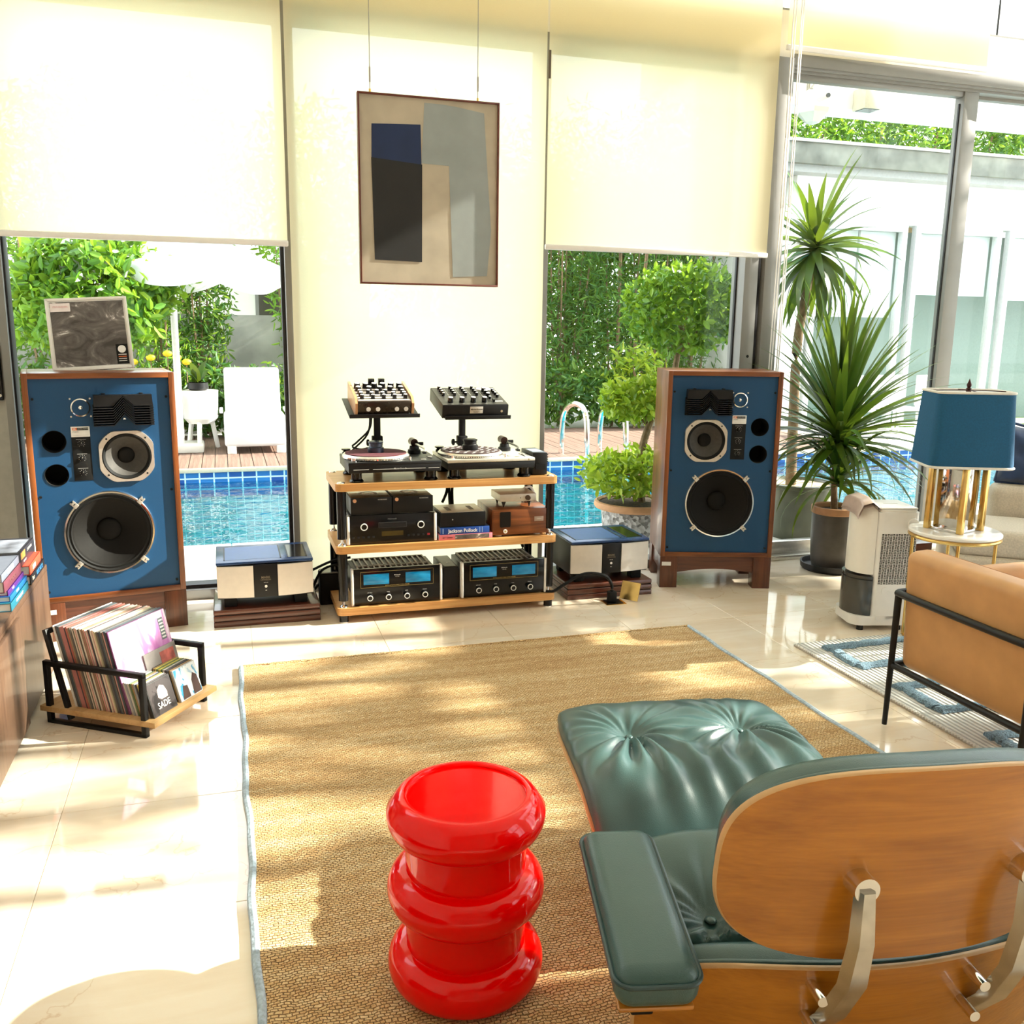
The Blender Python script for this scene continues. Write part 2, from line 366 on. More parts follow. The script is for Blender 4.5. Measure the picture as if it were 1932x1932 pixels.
for y in (-2.5, -.9, 1.12, 1.72, 2.16, 2.62, 3.05, 3.62, 4.5): gb.box(XR+.02, XR+.14, y, y+.08, 0, 3.0); gb.box(XR+.02, XR+.14, y, y+.08, 3.26, 5.3)
wnr = struct(gb.obj('window_6', M_alu, smooth=0))
for z0, z1 in ((0, 3), (3.26, 5.3)): G().add([(XR+.08, -2.5, z0), (XR+.08, 4.6, z0), (XR+.08, 4.6, z1), (XR+.08, -2.5, z1)], [(0, 1, 2, 3)]).obj('pane', M_glass, wnr, smooth=0)
# window wall
struct(G().box(XL, XR, YW, YW+.16, 3.005, 3.26).obj('trim_1', M_ext, smooth=0))
struct(G().box(XL, XR, YW, YW+.16, 5.3, TOP).obj('trim_2', M_ext, smooth=0))
fw = struct(G().box(XL, -1.02, YW+.02, YW+.14, 0, 3.0).obj('wall_front', P('grey_panel', (.40, .40, .37), .5, .2), smooth=0))
G().box(-1.118, -1.112, YW+.012, YW+.02, 0, 3.).obj('joint', M_gasket, fw)
lp = G().box(-1.22, -1.028, YW-.01, YW+.02, 1.075, 1.345, .006).obj('lock_plate', M_blackg, fw)
G().cyl((-1.042, YW-.012, 1.10), (-1.042, YW-.009, 1.10), .008).obj('screw', M_silver, lp)
def pane(parent, x0, x1, z0, z1, y=YW+.08):
    return G().add([(x0, y, z0), (x1, y, z0), (x1, y, z1), (x0, y, z1)], [(0, 1, 2, 3)]).obj('pane', M_glass, parent, smooth=0)
# window 1
w1 = struct(G().box(-1.02, -.985, YW, YW+.14, 0, 3.).obj('window_1', M_alu, smooth=0))
def fpart(nm, p, *b, m=M_alu): return G().box(*b, .003).obj(nm, m, p)
fpart('bottom_rail', w1, -.985, .32, YW, YW+.13, 0, .055); fpart('top_rail', w1, -.985, .32, YW, YW+.13, 2.93, 3.005)
fpart('mullion', w1, .327, .40, YW-.03, YW+.14, 0, 3.005); fpart('gasket', w1, .308, .327, YW+.03, YW+.09, 0, 3.005, m=M_gasket)
fpart('gasket', w1, -.985, -.975, YW+.03, YW+.12, .055, 2.93, m=M_gasket); fpart('gasket', w1, -.975, .31, YW+.03, YW+.12, .055, .075, m=M_gasket)
pane(w1, -.975, .31, .075, 2.93)
# window 2 (behind the long blind)
w2 = struct(G().box(.40, 1.70, YW, YW+.13, 0, .055).obj('window_2', M_alu, smooth=0))
fpart('top_rail', w2, .40, 1.70, YW, YW+.13, 2.93, 3.005); fpart('mullion', w2, 1.70, 1.765, YW, YW+.14, 0, 3.005); pane(w2, .40, 1.70, .055, 2.93)
# window 3
w3 = struct(G().box(1.765, 3.0, YW, YW+.13, 0, .055).obj('window_3', M_alu, smooth=0))
fpart('top_rail', w3, 1.765, 3.0, YW, YW+.13, 2.93, 3.005); pane(w3, 1.765, 3.0, .055, 2.93)
fpart('gasket', w3, 2.997, 3.008, YW+.07, YW+.09, .055, 2.93, m=M_gasket)
st = fpart('stile', w3, 3.008, 3.10, YW-.01, YW+.14, 0, 3.005); G().cyl((3.062, YW-.012, 1.30), (3.062, YW-.008, 1.30), .009).obj('key_hole', M_black, st)
fpart('stile', w3, 3.10, 3.135, YW+.02, YW+.14, 0, 3.005, m=M_gasket); fpart('stile', w3, 3.135, 3.245, YW-.025, YW+.15, 0, 3.005)
# sliding door
d1 = struct(G().box(3.245, 6.7, YW-.02, YW+.16, 2.965, 3.03, .003).obj('door_1', M_alu))
for k, (a, b) in enumerate(((2.935, 2.95), (2.95, 2.965))): G().box(3.245, 6.7, YW+.015-k*.02, YW+.13, a, b).obj('track_rib', M_alu, d1)
fpart('bottom_track', d1, 3.245, 6.7, YW-.03, YW+.15, 0, .03, m=M_silver); fpart('bottom_rail', d1, 3.245, 4.60, YW+.03, YW+.09, .03, .11, m=M_silver)
fpart('bottom_rail', d1, 4.5, 6.7, YW+.09, YW+.14, .03, .11, m=M_silver); fpart('stile', d1, 4.505, 4.615, YW+.02, YW+.10, .03, 2.95); fpart('gasket', d1, 4.497, 4.505, YW+.05, YW+.065, .03, 2.87, m=M_gasket)
fpart('stile', d1, 3.245, 3.27, YW+.03, YW+.09, .03, 2.95); fpart('top_rail', d1, 3.27, 4.505, YW+.03, YW+.09, 2.905, 2.945); fpart('top_rail', d1, 4.61, 6.7, YW+.09, YW+.14, 2.915, 2.95)
pane(d1, 3.27, 4.5, .11, 2.91, YW+.06); pane(d1, 4.6, 6.7, .11, 2.92, YW+.115)
# clerestory windows
w4 = struct(G().box(XL, XR, YW+.04, YW+.12, 3.26, 3.285).obj('window_4', M_alu, smooth=0))
for x in (-1.0, .33, 1.71, 3.15, 4.745): fpart('mullion', w4, x, x+.010, YW+.07, YW+.08, 3.285, 5.3, m=M_gasket)
pane(w4, XL, XR, 3.285, 5.3)

# ------------------------------------------------------------------ blinds
def blind(x0, x1, zb, label, zt=5.35):
    t = thing('roller_blind', label, 'blind', ((x0+x1)/2, 5.0, zb)); w = (x1-x0)/2
    G().grid(lambda u, v: (-w+2*w*u, .002*math.sin(9*u+2*v), .012+(zt-zb)*v), 24, 24).obj('fabric', M_blind, t)
    G().box(-w-.004, w+.004, -.012, .012, -.014, .016, .007).obj('bottom_bar', M_white_pl, t)
    G().cyl((-w, .03, zt-zb+.02), (w, .03, zt-zb+.02), .035).obj('roller', M_white_pl, t); return t
blind(-1.42, .342, 1.858, 'wide cream roller blind half lowered above the framed record cover')
blind(.357, 1.716, .075, 'full length cream roller blind behind the hanging abstract painting')
blind(1.728, 3.118, 1.892, 'cream roller blind half lowered over the window between the painting and the sliding door')
blind(3.163, 4.575, 3.045, 'short beige roller blind rolled up above the sliding glass door')
t = thing('blind_cord', 'thin white bead cords hanging beside the sliding door post', 'cord', (3.19, 4.96, .55))
for k, (dx, dy, l) in enumerate(((-.035, 0, 4.6), (-.012, .01, 4.6), (.01, -.01, 4.7), (.03, 0, 4.7))): G().tube([(dx, dy, .05*k), (dx+.012, dy, 2), (dx, dy, l)], .0035, 6).obj('cord', M_white_pl, t)
t = thing('blind_cord', 'short dark blind cord end at the top of the long blind edge', 'cord', (1.722, 4.97, 2.75))
G().box(-.006, .006, -.004, .004, 0, .14, .002).obj('cord', P('dark_cord', (.10, .07, .04), .6), t)

# ------------------------------------------------------------------ rugs
rx0, rx1, ry0, ry1 = .012, 2.150, .95, 3.945
t = thing('jute_rug', 'large golden brown woven jute rug under the red stool and the ottoman', 'rug', (rx0, ry0, .001)); w, h = rx1-rx0, ry1-ry0
G().grid(lambda u, v: (w*u, h*v, .011+.0012*math.sin(60*u*w+3*math.sin(7*v))*math.sin(41*v)), 90, 120).box(0, w, 0, h, 0, .009).obj('weave', M_jute, t)
def wobx(x): return lambda y: (x+.004*math.sin(9*y)+.002*math.sin(23*y), y, .008)
for x in (0, w): G().tube([wobx(x)(h*i/60) for i in range(61)], .011, 8, sub=1).obj('binding', M_binding, t)
for y in (0, h): G().tube([(w*i/40, y, .008) for i in range(41)], .010, 8, sub=1).obj('binding', M_jute if y else M_binding, t)
bx0, bx1, by0, by1 = 2.52, 5.6, 1.3, 3.585
t = thing('patterned_rug', 'cream ribbed rug with raised blue lattice under the tan armchair', 'rug', (0, 0, .001))
G().box(bx0, bx1, by0, by1, 0, .010, .003).obj('base_weave', M_rug2, t)
g = G()
for k in range(150):
    y = by0+(by1-by0)*k/150; g.tube([(bx0-.004, y, .006), (bx0+.004, y+.012, .010)], .006, 5, sub=1)
g.obj('edge_cord', P('cream_cord', (.66, .64, .60), .9), t)
def strip(pts, nm='pile_strip'):
    L = []
    for a, b in zip(pts[:-1], pts[1:]):
        n_ = 14
        for i in range(n_): L.append(tuple(a[q]+(b[q]-a[q])*i/n_+random.uniform(-.006, .006) for q in (0, 1))+(.014,))
    L.append((*pts[-1], .014)); G().tube(L, lambda t_: .026*(1+.12*math.sin(90*t_)), 8, sub=1, flat=.62).obj(nm, M_pile, t)
for k in range(9):
    y = by1-.11-.245*k
    strip([(bx0+.09, y), (bx0+.5, y+.015), (bx0+1.0, y-.015), (bx0+1.5, y+.01), (bx0+2.0, y)])
    if k < 8:
        for m in range(5):
            x = bx0+.12+.42*m+(.20 if k % 2 else 0); strip([(x, y-.02), (x+(.09 if k % 2 else -.02), y-.225)])

# ------------------------------------------------------------------ loudspeakers
SW, SH, SB, FR = .635, 1.05, .1836, .025
def speaker(loc, rz, sg, label, D, tagside=None):
    t = thing('loudspeaker', label, 'speaker', loc, rz); hw = SW/2; z0, z1 = SB, SB+SH
    for a_ in (-hw, hw-FR): G().box(a_, a_+FR, 0, D, z0, z1, .002).obj('side_panel', M_walnut, t)
    for a_ in (z0, z1-FR): G().box(-hw+FR, hw-FR, 0, D, a_, a_+FR, .0015).obj('end_panel', M_walnuth, t)
    G().box(-hw+FR, hw-FR, D-.02, D, z0+FR, z1-FR).obj('back_panel', M_blackm, t)
    mx, mz = -.092*sg, .849; px = .206*sg
    bf = .0145
    sheet_with_holes([(-hw+FR, z0+FR), (hw-FR, z0+FR), (hw-FR, z1-FR), (-hw+FR, z1-FR)], [circ(.003*sg, .495, .17), circ(mx, mz, .10), circ(px, .928, .050), circ(px, .776, .050)], bf, M_blue, 'baffle', t)
    for z in (.928, .776):
        G().lathe([(.0505, .002), (.0495, .002), (.0485, 0), (.048, -.14), (0, -.14)], 36, atF(px, bf-.0005, z)).obj('port', M_blackm, t)
    # woofer
    wc = (.003*sg, .495)
    wf = G().lathe([(.172, -.002), (.172, .001), (.196, .001), (.1975, .006), (.194, .012), (.187, .012), (.184, .004), (.172, -.002)][::-1], 64, atF(wc[0], bf, wc[1])).obj('woofer', M_chrome, t)
    G().lathe([(.187, .010), (.181, .012), (.174, .004), (.165, .006), (.160, 0)], 64, atF(wc[0], bf, wc[1])).obj('surround', M_blackm, wf)
    pr = [(.161, .001)]
    for i in range(9): pr += [(.156-.011*i, -.0079*i-.0015), (.151-.011*i, -.0079*i-.0035)]
    G().lathe(pr+[(.054, -.074)], 64, atF(wc[0], bf, wc[1])).obj('cone', M_cone, wf)
    G().lathe([(.054*math.cos(a*PI/16), -.074+.022*math.sin(a*PI/16)) for a in range(9)], 40, atF(wc[0], bf, wc[1])).obj('dust_cap', M_cone, wf)
    for k in range(4):
        a = PI/4+k*PI/2; Q = atF(wc[0]+.206*math.cos(a), bf, wc[1]+.206*math.sin(a)) @ Matrix.Rotation(a, 4, 'Z')
        G().box(-.022, .012, -.011, -.004, 0, .014, .001, Q).box(-.022, .012, .004, .011, 0, .014, .001, Q).box(-.022, -.006, -.011, .011, .008, .017, .001, Q).cyl((.003, 0, 0), (.003, 0, .016), .005, None, 10, Q).obj('clamp', M_silver, wf)
    # midrange: square frame with clipped round corners
    fr = []
    for a, rr in [(x*PI/32, 0) for x in range(64)]:
        c, s_ = math.cos(a), math.sin(a); k = min(.119/max(abs(c), abs(s_), 1e-6), .1315); fr.append((k*c, k*s_))
    inner = [(.107*math.cos(x*PI/32), .107*math.sin(x*PI/32)) for x in range(64)]
    g = G(); n_ = 64; Q = atF(mx, bf, mz)
    vs = [(x, y, 0) for x, y in fr]+[(x*.985, y*.985, .013) for x, y in fr]+[(x, y, .013) for x, y in inner]+[(x, y, 0) for x, y in inner]
    g.add(vs, [(r_*n_+i, r_*n_+(i+1) % n_, (r_+1)*n_+(i+1) % n_, (r_+1)*n_+i) for r_ in range(3) for i in range(n_)], Q)
    md = g.obj('midrange_driver', M_silver, t)
    G().lathe([(.1075, .009), (.102, .013), (.096, .006), (.091, .002)], 48, Q).obj('surround', M_blackm, md)
    G().lathe([(.091, .002), (.045, -.036), (.034, -.040)], 48, Q).obj('cone', P('grey_cone', (.05, .045, .04), .7, var=.15, sc=60), md)
    G().lathe([(.038*math.cos(a*PI/16), -.040+.016*math.sin(a*PI/16)) for a in range(9)], 32, Q).obj('dust_cap', M_cone, md)
    for sx_ in (-1, 1):
        for sz in (-1, 1): G().cyl((sx_*.0835, sz*.0835, .012), (sx_*.0835, sz*.0835, .0145), .0045, None, 10, Q).obj('screw', M_black, md)
    # acoustic lens: stacked bent slats
    hx = -.0895*sg; hl = thing_part = ob('horn_lens', None, t, (hx, bf, 0))
    def vshape(wid, dep, z_, th):   # folded plate, apex up in the middle
        return [(-wid, z_), (-.045, z_), (0, z_+.050), (.045, z_), (wid, z_), (wid, z_+th), (.045, z_+th), (0, z_+.050+th), (-.045, z_+th), (-wid, z_+th)]
    G().prism([(-.125, .088), (-.045, .088), (0, .135), (.045, .088), (.125, .088), (.122, .139), (-.122, .139)], 0, .052, atF(0, 0, .996)).obj('top_cowl', M_black, hl)
    sm = G().prism(vshape(.127, .07, 0, .0035), .004, .062, atF(0, 0, 0)).mesh('slat', M_black, 0)
    for k in range(8): ob('slat', sm, hl, (0, 0, .996+.0112*k))
    for x in (-.128, .112): G().box(x, x+.016, -.03, 0, .992, 1.09).obj('bracket', M_blackm, hl)
    for x in (-.08, .08): G().box(x-.008, x+.008, -.012, 0, 1.134, 1.141, .001).obj('bracket', M_black, hl)
    text('JBL', .008, M_print, hl, (0, -.063, 1.028), bold=.02)
    # tweeter
    Q = atF(.088*sg, bf, 1.078)
    tw = G().lathe([(.030, -.012), (.033, .0), (.036, .007), (.041, .005), (.042, 0)], 40, Q).obj('tweeter', M_chrome, t)
    G().lathe([(.0305, -.012), (.028, -.006), (.024, -.014), (.015, -.018)], 32, Q).obj('slot_ring', P('bronze_ring', (.10, .065, .03), .3, .6), tw)
    G().lathe([(.014, -.018), (.013, -.006), (.006, .003), (0, .005)], 24, Q).obj('plug', M_chrome, tw)
    for sx_ in (-1, 1):
        for sz in (-1, 1): G().cyl((sx_*.041, sz*.040, 0), (sx_*.041, sz*.040, .003), .0042, None, 8, Q).obj('screw', M_silver, tw)
    # label + control plate
    cx = .089*sg if sg > 0 else -.096
    lb = G().box(cx-.039, cx+.039, bf-.004, bf, .946, .993, .001).obj('label_plate', M_label, t)
    G().box(cx-.033, cx-.014, bf-.005, bf-.004, .976, .988).obj('logo_block', M_orange, lb); G().box(cx-.014, cx+.033, bf-.005, bf-.004, .976, .988).obj('logo_block', M_blackm, lb)
    text('JBL', .010, M_label, lb, (cx-.0235, bf-.0052, .982), bold=.02); text('CONTROL MONITOR', .006, M_label, lb, (cx+.010, bf-.0052, .982), sx=.78)
    text('STUDIO', .007, M_blackm, lb, (cx-.020, bf-.0045, .969)); G().box(cx-.033, cx+.033, bf-.0045, bf-.004, .953, .9545).obj('rule', M_print, lb)
    pl = G().box(cx-.039, cx+.039, bf-.003, bf, .746, .946, .001).obj('control_plate', M_blackm, t)
    for z in (.915, .848, .782):
        Q = atF(cx, bf-.003, z)
        G().lathe([(.0095, 0), (.009, .010), (.0075, .012), (0, .012)], 20, Q).obj('knob', M_black, pl)
        g = G()
        for q in range(9):
            a = R(-50+35*q); g.box(.0125, .0155, -.0007, .0007, 0, .0006, 0, Q @ Matrix.Rotation(a, 4, 'Z'))
        g.box(-.021, .021, .0195, .0205, 0, .0006, 0, Q); g.box(-.0006, .0006, .001, .008, .012, .0126, 0, Q); g.obj('dial_marks', M_print, pl)
    for sx_ in (-1, 1):
        for z in (.235, .68, 1.12): G().cyl((sx_*.279, bf-.006, z), (sx_*.279, bf, z), .006, None, 8).obj('grille_peg', M_blackm, t)
    # stand
    for sx_ in (-1, 1):
        for y in (0, D-.09): G().box(sx_*hw-(.1 if sx_ > 0 else 0), sx_*hw+(0 if sx_ > 0 else .1), y, y+.09, 0, SB-.001, .002).obj('leg', M_legwood, t)
    ar = [(-hw+.1, SB-.002), (hw-.1, SB-.002), (hw-.1, .088)]+[(.2-.4*k/16, .090+.020*math.sin(PI*k/16)) for k in range(17)]+[(-hw+.1, .088)]
    for y in (.035, D-.03): G().prism(ar[::-1], 0, .018, atF(0, y, 0)).obj('apron', M_redwood, t)
    for a_ in (-hw+.01, hw-.03): G().box(a_, a_+.02, .09, D-.09, .09, SB-.002).obj('side_apron', M_redwood, t)
    if tagside is not None: G().box(-hw+.010, -hw+.062, -.0012, 0, .130, .152).obj('paper_tag', M_label, t)
    return t
LSP = ((-.5345, 4.5738, 0), .1691); RSP = ((2.6439, 4.5624, 0), -.294)
speaker(*LSP, -1, 'tall blue fronted walnut loudspeaker on wooden feet with framed record cover on top', .42, 1)
speaker(*RSP, 1, 'tall blue fronted walnut loudspeaker on wooden feet beside the potted dracaena', .41, 1)
# framed record cover on the left speaker
t = thing('framed_record_cover', 'white framed grey record cover leaning on top of the blue loudspeaker', 'picture', (-.585, 4.83, SB+SH+.004), 0, None, (R(-13), R(-3.5), R(3)))
hw = .172; G().box(-hw, hw, 0, .012, 0, .335, .001).obj('mount', M_label, t)
for b in ((-hw, hw, -.006, .014, .329, .341), (-hw, hw, -.006, .014, -.004, .010), (-hw-.006, -hw+.006, -.006, .014, -.004, .341), (hw-.006, hw+.006, -.006, .014, -.004, .341)): G().box(*b, .001).obj('frame_side', M_white_pl, t)
def mk_grey():
    n = N('grey_printed_cover'); v = n.co((6, 6, 9)); a = n.noise(v, 1.2, 5, .6, 1.5); c = n.ramp(a, (.35, (.05, .044, .042)), (.54, (.14, .125, .12)), (.60, (.24, .22, .21)), (.64, (.75, .72, .70))); return n.fin(n.pbsdf(c, .3))
G().box(-hw+.012, hw-.012, -.0015, 0, .016, .323).obj('cover_print', mk_grey(), t)
G().box(-hw+.014, -hw+.100, -.0025, -.0015, .278, .318).obj('title_label', P('pink_white_label', (.82, .74, .75), .5), t); text('STEVE McQUEEN', .0105, P('pink_print', (.75, .40, .42), .5), t, (-hw+.057, -.0032, .300), sx=.85)
st = G().box(hw-.066, hw-.014, -.0028, -.0015, .018, .112).obj('sticker', M_blackm, t); G().cyl((hw-.040, -.0036, .088), (hw-.040, -.0028, .088), .018).obj('sticker_disc', M_label, st)
for k, (z, m) in enumerate(((.060, M_print), (.050, M_orange), (.040, M_print), (.030, M_print))): G().box(hw-.058, hw-.022, -.0034, -.0028, z, z+.004).obj('sticker_line', m, st)

# ------------------------------------------------------------------ audio rack and its contents
KX, KY = 1.0614, 4.4484
def K(x, y, z): return (KX+x, KY+y, z)
rk = thing('audio_rack', 'three tier bamboo audio rack with black tube posts in the middle of the window wall', 'rack', (KX, KY, 0))
def rrect(x0, x1, y0, y1, r, n=6):
    o = []
    for cx, cy, a0 in ((x1-r, y0+r, -PI/2), (x1-r, y1-r, 0), (x0+r, y1-r, PI/2), (x0+r, y0+r, PI)):
        o += [(cx+r*math.cos(a0+PI/2*k/n), cy+r*math.sin(a0+PI/2*k/n)) for k in range(n+1)]
    return o
RD = .43
for z in (.7041, .3922, .0775):
    sh = G().prism(rrect(-.573, .573, 0, RD, .03), z-.037, z).obj('shelf', M_bamboo, rk)
    for x in (-.54, .54):
        for y in (.035, RD-.035):
            if z < .7: G().lathe([(.021, 0), (.019, .006), (.008, .012), (.004, .030), (.014, .034)], 20, Matrix.Translation((x, y, z))).obj('spike_cup', M_chrome, rk)
            else: G().lathe([(.020, 0), (.018, .004), (.006, .007), (0, .007)], 20, Matrix.Translation((x, y, z))).obj('cap_screw', M_chrome, rk)
for x in (-.54, .54):
    for y in (.035, RD-.035):
        for a, b in ((.426, .667), (.1115, .355)): G().cyl((x, y, a), (x, y, b), .0235, None, 24).obj('post', M_blackg, rk)
        G().cyl((x, y, .004), (x, y, .0405), .023, None, 20).obj('foot', M_blackg, rk); G().cyl((x, y, 0), (x, y, .004), .024, None, 20).obj('foot_pad', M_chrome, rk)
M_meter = None
def mk_meter():
    n = N('lit_blue_meter'); nz = n.noise(n.co((20, 1, 60)), 1, 3); c = n.ramp(nz, (.3, (.0, .13, .30)), (.7, (.01, .22, .42)))
    b = n.pbsdf(c, .15); e = n.n('Emission'); n.l(c, e.inputs[0]); e.inputs[1].default_value = .10; a = n.n('AddShader'); n.l(b, a.inputs[0]); n.l(e.outputs[0], a.inputs[1]); return n.fin(a.outputs[0])
M_meter = mk_meter()
def ringknob(par, x, y, z, r=.013, m=M_label):
    k = G().cyl((x, y, z), (x, y-.016, z), r*.86, r*.8, 24).obj('knob', M_blackg, par)
    G().lathe([(r*.82, .0168), (r*.82, .0175), (r*1.06, .0175), (r*1.08, .012), (r*.9, .010)][::-1], 28, atF(x, y, z)).obj('ring', m, k); return k
def power_amp(x, label):
    t = thing('power_amplifier', label, 'amplifier', K(x, .028, .0775)); w = .222
    G().box(-w+.012, w-.012, .02, .31, .012, .160, .002).obj('chassis', M_black, t)
    for sx_ in (-1, 1):
        for y in (.05, .27): G().cyl((sx_*.17, y, 0), (sx_*.17, y, .013), .018).obj('foot', M_blackm, t)
    G().box(-w, w, -.004, .02, .006, .188, .001).obj('front_panel', M_blackg, t)
    for sx_ in (-1, 1): G().box(sx_*(w+.003)-.0055, sx_*(w+.003)+.0055, -.010, .03, .004, .190, .002).obj('end_cap', M_label, t)
    y = -.0045
    for cx in (-.106, .106): G().box(cx-.064, cx+.064, y-.002, y, .108, .162, .001).obj('meter', M_meter, t)
    g = G()
    for b in ((-.185, .185, .174, .1752), (-.185, .185, .093, .0942), (-.185, -.1838, .093, .1752), (.1838, .185, .093, .1752)): g.box(b[0], b[1], y-.0008, y, b[2], b[3])
    g.obj('gold_line', M_gold, t); text('McIntosh', .0085, M_print, t, (0, y-.001, .152), bold=.015); text('MC 7200', .0055, M_print, t, (0, y-.001, .143)); text('DIGITAL DYNAMIC STEREO POWER AMPLIFIER', .0062, M_gold, t, (0, y-.001, .0935+.0065), sx=.95)
    G().box(-.09, .09, y-.0005, y, .0925, .095).obj('panel_strip', M_blackg, t)
    for k, cx in enumerate((-.140, -.047, .047, .140)):
        ringknob(t, cx, y, .042, .0135); text(('LEFT GAIN', 'MODE', 'METER', 'SPEAKERS')[k], .005, M_print, t, (cx, y-.001, .067))
    G().box(-.19, .19, .055, .30, .160, .164).obj('top_cover', M_black, t)
    g = G(); n_ = 13; bw = .37/n_
    for i in range(n_+1): g.box(-.185+bw*i-.004, -.185+bw*i+.004, .06, .295, .164, .172)
    for yy in (.06, .128, .287): g.box(-.189, .189, yy, yy+.012, .164, .172)
    g.obj('vent_grille', P('grey_grille', (.30, .28, .25), .45, .3), t)
    return t
power_amp(-.271, 'black power amplifier with two blue meters, nearest the left speaker, on the bottom shelf')
power_amp(.292, 'black power amplifier with two blue meters, nearest the right speaker, on the bottom shelf')
t = thing('power_supply_box', 'plain black box standing between the two blue metered amplifiers', 'box', K(.013, .05, .0775)); G().box(-.040, .040, 0, .25, 0, .165, .003).obj('case', M_black, t); text('D1', .018, M_print, t, (.006, .10, .1655), (0, 0, 0), shear=.3); G().box(-.03, .03, .02, .24, .1645, .1655).obj('lid', P('dark_grey_metal', (.06, .055, .05), .35, .5), t)
# disc player and the two boxes on it
t = thing('disc_player', 'black disc player with two white ringed knobs on the middle rack shelf', 'player', K(-.293, .028, .3922)); w = .215
G().box(-w+.005, w-.005, .02, .30, .012, .146, .002).obj('chassis', M_black, t); G().box(-w, w, -.004, .02, .006, .149, .001).obj('front_panel', M_blackg, t)
for sx_ in (-1, 1): G().box(sx_*(w+.003)-.0065, sx_*(w+.003)+.0065, -.008, .03, .004, .146, .002).obj('end_cap', M_label, t)
for cx in (-.142, .142): ringknob(t, cx, -.0045, .093, .0165)
for b in ((-.068, .072, .082, .083), (-.068, .072, .108, .109), (-.068, -.067, .082, .109), (.071, .072, .082, .109)): G().box(b[0], b[1], -.0052, -.0045, b[2], b[3]).obj('tray_line', P('grey_line', (.10, .10, .10), .4), t)
G().box(-.064, .068, -.006, -.0045, .085, .106).obj('disc_tray', M_black, t); G().box(-.053, .055, -.0055, -.0045, .040, .064).obj('display', P('amber_display', (.045, .030, .006), .2), t)
text('McIntosh', .012, P('dim_print', (.12, .12, .12), .4), t, (0, -.005, .126))
for cx in (-.195, -.17, -.145, -.12, -.095, .08, .105, .13, .155): G().box(cx-.006, cx+.006, -.0065, -.0045, .033, .043, .001).obj('button', M_black, t)
G().box(.176, .190, -.0065, -.0045, .034, .044, .001).obj('button', P('red_button', (.30, .01, .02), .3), t)
for k, (x, lab) in enumerate(((-.394, 'small black box with orange badge on the disc player, beside the rack post'), (-.186, 'small black box with orange badge on the disc player, beside the silver lid'))):
    t = thing('phono_stage', lab, 'amplifier', K(x, .035, .5415)); w = .101
    G().box(-w, w, 0, .25, .003, .084, .002).obj('case', M_black, t); G().box(-w-.0005, w+.0005, -.003, .0, .002, .086, .001).obj('front_panel', M_black, t)
    G().cyl((-.082, -.003, .072), (-.082, -.007, .072), .009, None, 20).obj('badge', P('copper_badge', (.70, .38, .22), .4, .3), t); text('MASTERSOUNDS', .0075, M_print, t, (.055, -.0036, .074), sx=.8)
    G().box(-w+.004, w-.004, .006, .244, .084, .086, .0005).obj('top_panel', P('grey_lacquer_top', (.10, .085, .05), .12, .3), t); G().lathe([(.030, 0), (.033, .0007), (.045, .0007), (.047, 0)], 32, Matrix.Translation((0, .12, .0858))).obj('round_label', M_print, t)
    for sx_ in (-.08, .08): G().box(sx_-.01, sx_+.01, .02, .23, 0, .003).obj('foot', M_blackm, t)
def book(name, label, loc, lx, ly, h, col, rz=0., page=None, spine='-y'):
    t = thing(name, label, 'book', loc, rz); m = P('cover_'+label[:18].replace(' ', '_'), col, .35)
    G().box(0, lx, 0, ly, 0, .0025).box(0, lx, 0, ly, h-.0025, h).obj('cover', m, t)
    if spine == '-y': G().box(0, lx, -.001, .003, 0, h, .001).obj('spine', m, t); G().box(.003, lx-.003, .003, ly-.004, .0025, h-.0025).obj('pages', M_label, t)
    else: G().box(lx-.003, lx+.001, 0, ly, 0, h, .001).obj('spine', m, t); G().box(.004, lx-.003, .003, ly-.003, .0025, h-.0025).obj('pages', M_label, t)
    return t
b = book('art_book', 'thick blue book under the silver topped box on the rack', K(-.047, .030, .4202), .258, .24, .0355, (.01, .06, .30)); text('Jackson Pollock', .026, M_label, b, (.117, -.0018, .0165), bold=.02, sx=.93)
for x in (.012, .205, .218): G().box(x, x+.003, -.0022, -.0012, .004, .032).obj('spine_bar', P('pale_blue_print', (.35, .5, .7), .5), b)
b = book('art_book', 'pink spined book at the bottom of the rack book pile', K(-.056, .026, .3922), .282, .25, .0275, (.72, .20, .25)); G().box(.085, .265, -.0022, -.0008, .002, .0255).obj('spine_photo', mk_grey(), b); text('ART + DESIGN', .010, M_blackm, b, (.045, -.002, .012), sx=.8)
t = thing('power_supply_box', 'black box with a silver slotted lid on top of the blue book', 'box', K(.072, .032, .456)); G().box(-.119, .119, 0, .22, .002, .075, .003).obj('case', M_black, t); G().box(-.112, .112, .006, .21, .075, .078, .001).obj('lid', P('champagne_metal', (.62, .58, .50), .4, .6), t)
for x in (-.06, .06): G().box(x-.012, x+.012, .05, .15, .078, .0786).obj('vent_slot', P('dark_slot', (.14, .13, .10), .6), t)
G().cyl((-.055, 0, .040), (-.055, -.002, .040), .003, None, 10).obj('indicator', M_print, t)
for x in (-.09, .09): G().box(x-.015, x+.015, .02, .2, 0, .003).obj('foot', M_blackm, t)
t = thing('valve_preamplifier', 'walnut cased preamplifier with black screen on the middle rack shelf', 'amplifier', K(.379, .03, .3922)); w = .153
G().box(-w, w, 0, .30, .010, .145, .003).obj('case', M_walnuth, t)
G().box(-w+.006, w-.006, -.003, .001, .014, .141, .001).obj('front_panel', M_walnuth, t); G().prism(rrect(-.113, -.056, .052, .131, .006), .003, .005, atF(0, 0, 0)).obj('screen', M_blackg, t); G().prism(rrect(-.115, -.054, .050, .133, .007), .002, .0042, atF(0, 0, 0)).obj('screen_bezel', M_legwood, t)
